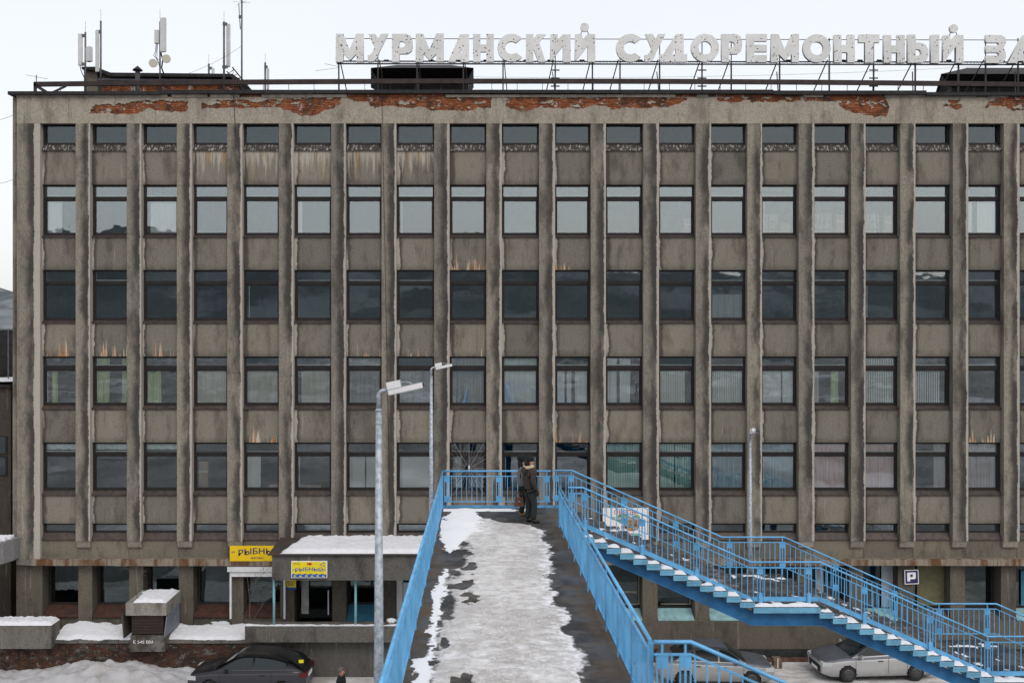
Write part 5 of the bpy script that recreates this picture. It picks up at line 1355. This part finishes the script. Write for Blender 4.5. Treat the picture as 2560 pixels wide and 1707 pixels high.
mb.v += [(x, y, z0_) for x, y in poly_]+[(x, y, z1_) for x, y in poly_]
mb.face(range(n)); mb.face([2*n-1-i for i in range(n)])
for i in range(n): j = (i+1) % n; mb.face((i, n+i, n+j, j))
mb.build('slab', concrete('smooth_grey_concrete', (.27, .27, .275), (.18, .18, .18)), lc)
mb = MB(); snow_sheet(mb, -24, p0[0], 37.0, 39.6, .08, lambda x, y: z1_, lambda x, y: .3 if inside(x+.12, y-.1, poly_) else -1, .10)
tag(mb.build('side_canopy_snow', M['snow'], origin=(0, 0, 0)), 'snow on the side canopy at the left margin', 'snow', kind='stuff')
MB().tube([(-18.9, 38.6, 1.3), (-18.9, 38.6, z0_)], .12, 10).build('post', M['dimconc'], lc)
# little wooden crate by the plinth
t = thing('wooden_crate', 'small battered wooden crate standing on the snow by the plinth', 'crate', P(1942, 1656, 39.1))
cxx = PX(1942, 39.1); M['wood'] = plain('old_wood', (.16, .115, .075), .85, var=.35, sc=8)
for i in range(4): MB().box(cxx-.155+i*.08, cxx-.08+i*.08, 38.95, 38.97, .02, .40).build('board', M['wood'], t)
MB().box(cxx-.15, cxx+.155, 38.975, 39.3, .02, .38).build('box', M['wood'], t); MB().box(cxx-.02, cxx+.01, 38.935, 38.948, .02, .41).build('strap', M['signwhite'], t)
# ------------------------------------------------------------------ cars
def paint(name, col, rough=.35, metal=.5, dirt=.5):
    g = G(name); p = g.pos(); z = g.xyz(g.obj())[2]
    m_ = g.m('MULTIPLY', g.ss(g.m('ADD', z, g.m('MULTIPLY', g.noise(p, 4, 5), .35)), .75, .35), dirt)     # road splash up the sides
    c = g.mix(m_, col, (.115, .105, .095)); g.b.inputs['Coat Weight'].default_value = .35; g.b.inputs['Coat Roughness'].default_value = .12
    return g.out(c, g.ss(m_, 0, .6, rough, .75), metal, .4)
M['carglass'] = G('car_glass').out((.010, .014, .015), .06, 0, .45)
M['tyre'] = plain('tyre_rubber', (.022, .022, .022), .85, var=.2)
M['rim'] = plain('steel_wheel', (.085, .085, .085), .5, .5, var=.2)
M['under'] = plain('dark_underbody', (.012, .012, .012), .9)
M['lens'] = G('headlamp_lens').out((.55, .57, .58), .12, .2, .6)
M['redlens'] = G('tail_lamp_lens').out((.10, .010, .010), .2, 0, .5)
M['trim'] = plain('black_trim', (.02, .02, .021), .6)
def smooth(tab, x):
    if x <= tab[0][0]: return tab[0][1]
    for i in range(len(tab)-1):
        (a, u), (b, v) = tab[i], tab[i+1]
        if x <= b:
            m0 = (v-u)/(b-a) if i == 0 else (v-tab[i-1][1])/(b-tab[i-1][0]); m1 = (v-u)/(b-a) if i == len(tab)-2 else (tab[i+2][1]-u)/(tab[i+2][0]-a)
            t = (x-a)/(b-a); h_ = b-a
            return (2*t**3-3*t*t+1)*u+(t**3-2*t*t+t)*h_*m0+(-2*t**3+3*t*t)*v+(t**3-t*t)*h_*m1
    return tab[-1][1]
def car(label, loc, rz, side, top, deck, roof, L, W, wheels, splits, kind):
    """x forward. deck: (x,z) of bonnet/belt/boot line; roof: (x,z) profile of the cabin from rear base to windscreen base"""
    t = thing('parked_car', label, 'car', loc, 'cars parked below the building', rz)
    def hw(x): u = abs(x)/(L/2); return W/2*(1-.05*u**2-.17*max(0, (u-.72)/.28)**2.2)
    zb0 = .20; N = 110; mb = MB(); rows = 12; ring = None
    xs = [-L/2+L*i/N for i in range(N+1)]
    cols = []
    for x in xs:
        zt = smooth(deck, x); w_ = hw(x); u = abs(x)/(L/2)
        zb_ = zb0+.10*max(0, (u-.86)/.14)
        pr = [(w_*.80, zb_)]
        for k in range(rows+1):
            f = k/rows; z = zb_+(zt-.03-zb_)*f
            y = w_*(.93+.07*math.sin(min(1, f*1.25)*math.pi/2)-.055*max(0, (f-.72)/.28)**2)
            pr.append((y, z))
        pr += [(w_*.86, zt+.005), (w_*.5, zt+.030), (0, zt+.038)]
        cols.append(pr)
    K = len(cols[0]); Wh = .305
    for i, x in enumerate(xs):
        for y, z in cols[i]: mb.v.append((x, y, z))
        for y, z in cols[i]: mb.v.append((x, -y, z))
    S2 = 2*K
    for i in range(N):
        for k in range(K-1):
            cx_ = (xs[i]+xs[i+1])/2; cz_ = (cols[i][k][1]+cols[i][k+1][1])/2
            if any((cx_-wx)**2+(cz_-.30)**2 < .345**2 for wx in wheels) and k < rows+1: continue
            topf = 1 if k >= rows else 0
            a, b = i*S2+k, (i+1)*S2+k
            mb.face((a, a+1, b+1, b), topf, True)
            a, b = i*S2+K+k, (i+1)*S2+K+k
            mb.face((a, b, b+1, a+1), topf, True)
    for i, fl in ((0, 0), (N, 1)):
        idx = [i*S2+k for k in range(K)]+[i*S2+K+k for k in reversed(range(K-1))]
        mb.face(idx if not fl else idx[::-1], 0)
    # cabin shell
    rs = []
    x0, x1 = roof[0][0], roof[-1][0]
    n = 44
    for i in range(n+1): x = x0+(x1-x0)*i/n; rs.append((x, smooth(roof, x)))
    zr = max(z for _, z in rs)
    def ch(x, z): 
        b_ = smooth(deck, x); f = max(0, min(1, (z-b_)/(zr-b_+1e-6))); return hw(x)*(.90-.20*f)
    base = len(mb.v); T = 9
    for x, z in rs:
        h_ = ch(x, z)
        for j in range(T): u = -1+2*j/(T-1); mb.v.append((x, u*h_, z+.035*(1-u*u)-.035*abs(u)**8))
    for i in range(n):
        for j in range(T-1): a = base+i*T+j; mb.face((a, a+T, a+T+1, a+1), 1, True)
    for s_ in (0, T-1):
        b2 = len(mb.v)
        for x, z in rs: mb.v.append((x, (hw(x)*.90)*(1 if s_ else -1), smooth(deck, x)-.01))
        for i in range(n):
            q = (base+i*T+s_, base+(i+1)*T+s_, b2+i+1, b2+i); mb.face(q if not s_ else q[::-1], 0, True)
    body = mb.build('body', [side, top], t, local=True)
    MB().box(-L/2+.25, L/2-.25, -W/2+.16, W/2-.16, .17, .60).build('underbody', M['under'], t, local=True)
    # glass
    def shell_patch(nm, ia, ib, lim):
        m2 = MB(); TT = 8
        for i in range(ia, ib+1):
            x, z = rs[i]; h_ = ch(x, z)*lim
            nx_ = rs[min(i+1, n)][1]-rs[max(i-1, 0)][1]; nz_ = -(rs[min(i+1, n)][0]-rs[max(i-1, 0)][0]); ln = math.hypot(nx_, nz_)
            for j in range(TT): u = (-1+2*j/(TT-1)); uu_ = u*lim; m2.v.append((x-nx_/ln*.012*(1), u*h_, z-nz_/ln*.012+.035*(1-uu_*uu_)))
        for i in range(ib-ia):
            for j in range(TT-1): a = i*TT+j; m2.face((a, a+TT, a+TT+1, a+1), 0, True)
        return m2.build(nm, M['carglass'], t, local=True)
    fr_ = [i for i in range(n+1) if rs[i][0] > splits['wx0']]; re_ = [i for i in range(n+1) if rs[i][0] < splits['rx1']]
    shell_patch('windscreen', fr_[0], n-1, .88); shell_patch('rear_window', 1, re_[-1], .84)
    for s_ in (-1, 1):
        for xa, xb in splits['side']:
            m2 = MB(); up = []; lo = []
            for i in range(13):
                x = xa+(xb-xa)*i/12; zt_ = smooth(roof, x)-.075; zl = smooth(deck, x)+.035
                if zt_ < zl+.004: zt_ = zl+.004
                def yy(z): b_ = smooth(deck, x); zz = smooth(roof, x); f = max(0, min(1, (z-b_)/(zz-b_+1e-6))); return hw(x)*.90*(1-f)+ch(x, zz)*f+.012
                up.append((x, s_*yy(zt_), zt_)); lo.append((x, s_*yy(zl), zl))
            m2.v += lo+up; k_ = len(lo)
            for i in range(k_-1): q = (i, i+1, k_+i+1, k_+i); m2.face(q if s_ < 0 else q[::-1], 0)
            m2.build('side_window', M['carglass'], t, local=True)
        for xd in splits['doors']:
            MB().box(xd-.004, xd+.004, s_*(hw(xd)+.002)-.004, s_*(hw(xd)+.002)+.004, .32, smooth(deck, xd)-.05).build('door_seam', M['trim'], t, local=True)
        for xh in splits['handles']:
            MB().box(xh-.09, xh+.09, s_*(hw(xh)+.005)-.015, s_*(hw(xh)+.005)+.015, smooth(deck, xh)-.17, smooth(deck, xh)-.14).build('door_handle', M['trim'], t, local=True)
        xm = splits['mirror']; MB().hexa([(xm-.05, s_*(W/2-.02), .92), (xm+.07, s_*(W/2-.02), .92), (xm+.05, s_*(W/2+.16), .93), (xm-.05, s_*(W/2+.16), .93), (xm-.05, s_*(W/2-.02), 1.02), (xm+.03, s_*(W/2-.02), 1.02), (xm+.01, s_*(W/2+.16), 1.05), (xm-.05, s_*(W/2+.16), 1.05)]).build('mirror', M['trim'] if kind != 'silver' else side, t, local=True)
        for x, m_, nm, dx in ((L/2-.16, M['lens'], 'headlight', .18), (-L/2+.10, M['redlens'], 'tail_light', .13)):
            zz = smooth(deck, x)-.10
            ya, yb = hw(x-dx*.6 if x > 0 else x+dx*.6), hw(x+dx*.6 if x > 0 else x-dx*.6)
            xa, xb = (x-dx, x+dx*.75) if x > 0 else (x+dx, x-dx*.7)
            e_ = .03 if x > 0 else -.03; q = [(xa, s_*(ya-.10), zz-.07), (xb+e_, s_*(yb-.25), zz-.09), (xb+e_, s_*(yb+.015), zz-.09), (xa, s_*(ya+.022), zz-.07), (xa, s_*(ya-.10), zz+.075), (xb+e_, s_*(yb-.25), zz+.05), (xb+e_, s_*(yb+.012), zz+.05), (xa, s_*(ya+.018), zz+.075)]
            MB().hexa(q).build(nm, m_, t, local=True)
        for wx in wheels:
            yc = s_*(W/2-.10)
            w_ = MB().tube([(wx, yc-s_*.10, .30), (wx, yc-s_*.09, .30), (wx, yc+s_*.085, .30), (wx, yc+s_*.10, .30)], [.27, .30, .30, .275], 24)
            wh = w_.build('wheel', M['tyre'], t, local=True)
            rm = MB().tube([(wx, yc+s_*.097, .30), (wx, yc+s_*.104, .30), (wx, yc+s_*.112, .30)], [.205, .20, .10], 20)
            o = rm.build('rim', M['rim'], wh, local=True)
            hl = MB()
            for k in range(10): a = k*.628; hl.tube([(wx+.145*math.cos(a), yc+s_*.104, .30+.145*math.sin(a)), (wx+.145*math.cos(a), yc+s_*.112, .30+.145*math.sin(a))], .022, 8)
            tag(hl.build('rim_holes', M['under'], wh, local=True), kind='stuff')
    zf = .42
    MB().box(L/2-.10, L/2+.012, -W/2+.35, W/2-.35, zf-.10, zf+.14).build('grille', M['trim'], t, local=True)
    MB().box(L/2+.012, L/2+.022, -.26, .26, zf-.10, zf+.01).build('number_plate', M['signwhite'], t, local=True)
    MB().box(-L/2-.02, -L/2+.02, -.26, .26, .62, .73).build('number_plate', M['signwhite'], t, local=True)
    return t
silver, silvertop = paint('silver_car_paint', (.56, .56, .56), .32, .55, .45), plain('slate_car_top', (.105, .115, .135), .45, .3, var=.12)  # second, darker tone for roof and bonnet of the silver cars
silver2 = paint('silver_car_paint_worn', (.44, .44, .435), .32, .55, .5)
dark, darktop = paint('graphite_car_paint', (.050, .050, .060), .3, .4, .75), G('graphite_car_top').out((.018, .018, .020), .25, .3, .5)  # roof and bonnet get a darker, smoother tone than the sides
# dark hatchback, nose to the left
car('dark graphite hatchback parked by the brick wall with its nose to the left', (PX(632, 36.9), 36.75, 0), R(180-3), dark, darktop,
    [(-2.17,.80),(-2.05,.93),(-1.6,.99),(0,.96),(.9,.93),(1.3,.91),(1.8,.82),(2.05,.74),(2.17,.62)], [(-2.02,.99),(-1.65,1.22),(-1.0,1.40),(-.2,1.46),(.25,1.42),(.65,1.24),(1.22,.93)],
    4.34, 1.78, (-1.33, 1.31), dict(wx0=.42, rx1=-1.45, side=[(-1.45,-.32),(-.24,.80)], doors=(-.95, .95), handles=(-.62,), mirror=.72), 'dark')
tag(MB().box(PX(748, 36.1), PX(760, 36.1), 36.0, 36.01, PZ(1655, 36.05), PZ(1647, 36.05)).build('window_sticker', M['yellow2']), 'small yellow sticker on the rear corner of the dark hatchback', 'sticker')
car('silver saloon behind the near staircase railing with slate-grey roof, nose to the right', (PX(1786, 37.6), 37.75, 0), R(-2), silver2, silvertop,
    [(-2.1,.84),(-1.95,.93),(-1.4,.95),(0,.90),(.85,.88),(1.2,.87),(1.75,.80),(2.0,.73),(2.1,.62)], [(-1.62,.95),(-1.15,1.24),(-.7,1.38),(-.1,1.41),(.3,1.37),(.6,1.22),(1.12,.88)],
    4.2, 1.68, (-1.24, 1.25), dict(wx0=.42, rx1=-.85, side=[(-1.2,-.86),(-.80,.02),(.09,.80)], doors=(-.92, .05, .95), handles=(-.72, .22), mirror=.70), 'lada')
car('silver saloon under the long staircase with dark bonnet edge, nose to the left', (PX(2180, 38.3), 38.35, 0), R(180+4), silver, silvertop,
    [(-2.24,.88),(-2.1,.97),(-1.5,1.0),(0,.94),(.85,.91),(1.3,.90),(1.85,.83),(2.12,.76),(2.24,.64)], [(-1.75,.99),(-1.3,1.22),(-.75,1.39),(-.1,1.42),(.3,1.37),(.65,1.2),(1.22,.90)],
    4.48, 1.72, (-1.34, 1.30), dict(wx0=.44, rx1=-.9, side=[(-1.3,-.30),(-.22,.86)], doors=(-1.0, -.26, 1.0), handles=(-.75, .05), mirror=.82), 'silver')

# ------------------------------------------------------------------ people
def skin(name, verts, edges, radii, mat, parent, sub=2):
    me = bpy.data.meshes.new(name); me.from_pydata([tuple(v) for v in verts], edges, []); me.materials.append(mat)
    o = link(name, me, parent, (0, 0, 0), True)
    md = o.modifiers.new('skin', 'SKIN'); md.use_smooth_shade = True
    sv = me.skin_vertices[0].data
    for i, r in enumerate(radii): sv[i].radius = (r, r) if not isinstance(r, tuple) else r
    sv[0].use_root = True
    if sub: sb = o.modifiers.new('sub', 'SUBSURF'); sb.levels = sub; sb.render_levels = sub
    return o
def skinm(name, *a, **k):
    o = skin(name, *a, **k); return o
BAKE = []
def bake(o): BAKE.append(o); return o
M['skin'] = G('skin').out((.45, .24, .17), .55, 0, .3)
def person(label, loc, rz, h, jacket, trousers, boots, hat, hand, spec):
    t = thing('person', label, 'person', loc, None, rz); s = h/1.78
    B = spec
    V = lambda x, y, z: Vector((x, y, z))*s
    # body: one continuous mesh (legs, trunk, arms, neck, head with nose and ears)
    v = [V(0,0,.95), V(0,0,1.12), V(0,0,1.32), V(0,0,1.47), V(.015,0,1.535), V(.025,0,1.61), V(.015,0,1.69), V(.125,0,1.605), V(.03,.082,1.61), V(.03,-.082,1.61),
         V(0,.18,1.42), V(-.03,.23,1.15), V(.06,.22,.92), V(0,-.18,1.42), V(-.03,-.23,1.15), V(.06,-.22,.92),
         V(0,.09,.86), V(.02,.10,.49), V(-.02,.10,.10), V(.13,.11,.045), V(0,-.09,.86), V(.02+B.get('stp',0),-.10,.49), V(-.02+B.get('stp',0),-.10,.10), V(.13+B.get('stp',0),-.11,.045)]
    e = [(0,1),(1,2),(2,3),(3,4),(4,5),(5,6),(5,7),(5,8),(5,9),(2,10),(10,11),(11,12),(2,13),(13,14),(14,15),(0,16),(16,17),(17,18),(18,19),(0,20),(20,21),(21,22),(22,23)]
    r = [.05,.06,.06,.05,.07,.088,.082,.012,.018,.018,.045,.035,.028,.045,.035,.028,.04,.035,.028,.02,.04,.035,.028,.02]
    bake(skin('body', v, e, [x*s for x in r], M['skin'], t))
    # jacket
    zl = B.get('hem', .84)
    v = [V(0,0,zl), V(0,0,1.05), V(-.01,0,1.30), V(-.01,0,1.44), V(-.01,0,1.50), V(0,.21,1.41), V(-.04,.265,1.13), V(.07,.25,.90), V(0,-.21,1.41), V(-.03,-.265,1.13), V(.09,-.25,.90)]
    e = [(0,1),(1,2),(2,3),(3,4),(2,5),(5,6),(6,7),(2,8),(8,9),(9,10)]
    r = [(.165,.185),(.165,.18),(.165,.19),.12,.085,.088,.078,.058,.088,.078,.058]
    bake(skin('jacket', v, e, [tuple(q*s for q in x) if isinstance(x, tuple) else x*s for x in r], jacket, t))
    v = [V(0,0,.93), V(0,.095,.83), V(.02,.10,.49), V(-.02,.105,.08), V(0,-.095,.83), V(.02+B.get('stp',0),-.10,.49), V(-.02+B.get('stp',0),-.105,.08)]
    bake(skin('trousers', v, [(0,1),(1,2),(2,3),(0,4),(4,5),(5,6)], [x*s for x in (.14,.112,.088,.082,.112,.088,.082)], trousers, t))
    for sg in (1, -1):
        ox = B.get('stp', 0) if sg < 0 else 0
        v = [V(-.03+ox,sg*.105,.12), V(-.03+ox,sg*.105,.05), V(.08+ox,sg*.112,.05), V(.17+ox,sg*.118,.04)]
        bake(skin('boot', v, [(0,1),(1,2),(2,3)], [x*s for x in (.062,.055,.05,.04)], boots, t, 1))
        # hand: palm, four fingers, thumb
        wx, wy, wz = (.065 if sg > 0 else .085), sg*.25, .885
        v = [V(wx,wy,wz), V(wx+.02,wy,wz-.07)]; ed = [(0,1)]; rr = [.028,.032]
        for k, ln in enumerate((.065,.075,.07,.055)):
            a = V(wx+.045-.022*k, wy, wz-.085-.01*(k in (1,2))); b = a+V(.008, -sg*.012, -ln*.55); c_ = b+V(-.006, -sg*.022, -ln*.4)
            i = len(v); v += [a, b, c_]; ed += [(1,i),(i,i+1),(i+1,i+2)]; rr += [.011,.010,.008]
        i = len(v); v += [V(wx+.05,wy-sg*.02,wz-.05), V(wx+.065,wy-sg*.035,wz-.09)]; ed += [(0,i),(i,i+1)]; rr += [.012,.009]
        bake(skin('hand', v, ed, [x*s for x in rr], hand, t, 1))
        # eye
        MB().tube([V(.105,sg*.033,1.635), V(.112,sg*.033,1.635)], .010*s, 6).build('eye', M['cable'], t, local=True)
    MB().tube([V(.098,-.025,1.575), V(.104,0,1.572), V(.098,.025,1.575)], .007*s, 5).build('mouth', plain('lips', (.32, .11, .09), .6) if 'lips' not in bpy.data.materials else bpy.data.materials['lips'], t, local=True)
    if hat == 'cap':
        m2 = MB(); m2.tube([V(.005,0,1.645), V(.003,0,1.70), V(0,0,1.755), V(0,0,1.785), V(0,0,1.795)], [.108*s,.112*s,.10*s,.06*s,.01*s], 16)
        m2.build('cap', B['hatmat'], t, local=True)
        MB().hexa([V(.07,-.07,1.652), V(.185,-.045,1.632), V(.185,.045,1.632), V(.07,.07,1.652), V(.07,-.07,1.665), V(.185,-.045,1.643), V(.185,.045,1.643), V(.07,.07,1.665)]).build('visor', B['hatmat'], t, local=True)
        MB().tube([V(-.06,0,1.50), V(-.075,0,1.57), V(-.07,0,1.645)], [.07*s,.078*s,.08*s], 12).build('hair', B['hatmat'], t, local=True)
    elif hat == 'fur':
        bm = bmesh.new(); bmesh.ops.create_icosphere(bm, subdivisions=4, radius=.14*s)
        for q in bm.verts: q.co = Vector((q.co.x*.98-.03*s, q.co.y*.95, q.co.z*.85+1.70*s))*1.0; q.co += q.normal*.02*fbm(*(q.co*38))
        me = bpy.data.meshes.new('fur_hat'); bm.to_mesh(me); bm.free(); me.materials.append(B['hatmat']); link('fur_hat', me, t, (0,0,0), True)
        MB().tube([V(-.05,0,1.42), V(-.07,0,1.55), V(-.05,0,1.66)], [.085*s,.085*s,.09*s], 12).build('hair', B['hatmat'], t, local=True)
    else:
        m2 = MB(); m2.tube([V(-.012,0,1.63), V(-.008,0,1.67), V(.0,0,1.72), V(.01,0,1.765), V(.012,0,1.782)], [.095*s,.10*s,.093*s,.06*s,.01*s], 14); m2.build('hair', B['hatmat'], t, local=True)
    if B.get('fur'):
        m2 = MB(); pts = [V(-.03+.115*math.cos(a), .15*math.sin(a), 1.505+.03*math.cos(a)) for a in [R(60+i*12) for i in range(21)]]
        m2.tube(pts, [.045*s]*len(pts), 10); o = m2.build('fur_trim', B['fur'], t, local=True)
        m2 = MB(); m2.tube([V(-.10,0,1.30), V(-.14,0,1.38), V(-.12,0,1.49)], [.06*s,.12*s,.10*s], 12); m2.build('hood', jacket, t, local=True)
    return t
M['jacketbrown'] = plain('dark_brown_padded_cloth', (.036, .028, .023), .8, var=.35, sc=9, bump=.3, bsc=18)
M['coatgrey'] = plain('grey_padded_cloth', (.12, .125, .13), .8, var=.3, sc=9)
M['trousers'] = plain('black_trousers_cloth', (.016, .021, .021), .85, var=.3)
M['bootblack'] = plain('black_leather', (.020, .019, .019), .45)
M['boottan'] = plain('tan_suede', (.28, .16, .05), .8)
M['hatblack'] = plain('black_wool', (.010, .012, .014), .9)
g = G('pale_fur'); p = g.pos(); c = g.mix(g.ss(g.noise(p, 45, 4), .35, .65), (.42, .29, .15), (.70, .60, .44)); g.bump(g.noise(p, 90, 3), 1.0, .02); M['fur'] = g.out(c, .95)
person('person in dark brown hooded jacket with pale fur trim and black cap, facing right', (1.37, 26.75, DZ0), R(22), 1.80, M['jacketbrown'], M['trousers'], M['bootblack'], 'cap', M['bootblack'], dict(stp=.07, fur=M['fur'], hatmat=M['hatblack']))
person('person in grey jacket, black hat and tan boots half hidden behind the capped figure', (1.22, 27.55, DZ0), R(8), 1.70, M['coatgrey'], M['trousers'], M['boottan'], 'fur', M['skin'], dict(stp=.16, hem=.78, hatmat=M['hatblack']))
t = thing('handbag', 'brown leather handbag hanging beside the figure in grey', 'handbag', (PX(1297, 27.3), 27.2, DZ0))
hx, hz = PX(1297.5, 27.2), PZ(1265, 27.2); M['leather'] = plain('brown_leather', (.10, .045, .025), .4, var=.3, sc=14)
MB().hexa([(hx-.14, 27.13, hz), (hx+.14, 27.13, hz), (hx+.14, 27.27, hz), (hx-.14, 27.27, hz), (hx-.10, 27.16, hz+.24), (hx+.11, 27.16, hz+.24), (hx+.11, 27.24, hz+.24), (hx-.10, 27.24, hz+.24)]).build('bag', M['leather'], t)
MB().tube([(hx-.07, 27.2, hz+.23), (hx-.03, 27.2, hz+.40), (hx+.06, 27.2, hz+.42), (hx+.09, 27.2, hz+.23)], .011, 6).build('handle', M['leather'], t)
MB().box(hx-.03, hx+.03, 27.125, 27.14, hz+.13, hz+.16).build('clasp', M['galv'], t)
person('grey-haired person in a dark coat walking right at the bottom edge, seen from above', (PX(853, 34.0), 34.0, 0), R(-12), 1.76, M['hatblack'], M['trousers'], M['bootblack'], 'hair', M['skin'], dict(stp=.18, hatmat=plain('grey_hair', (.13, .11, .10), .9)))

bpy.context.view_layer.update()
dg = bpy.context.evaluated_depsgraph_get()
for o, me in [(o, bpy.data.meshes.new_from_object(o.evaluated_get(dg))) for o in BAKE]:
    o.modifiers.clear(); o.data = me
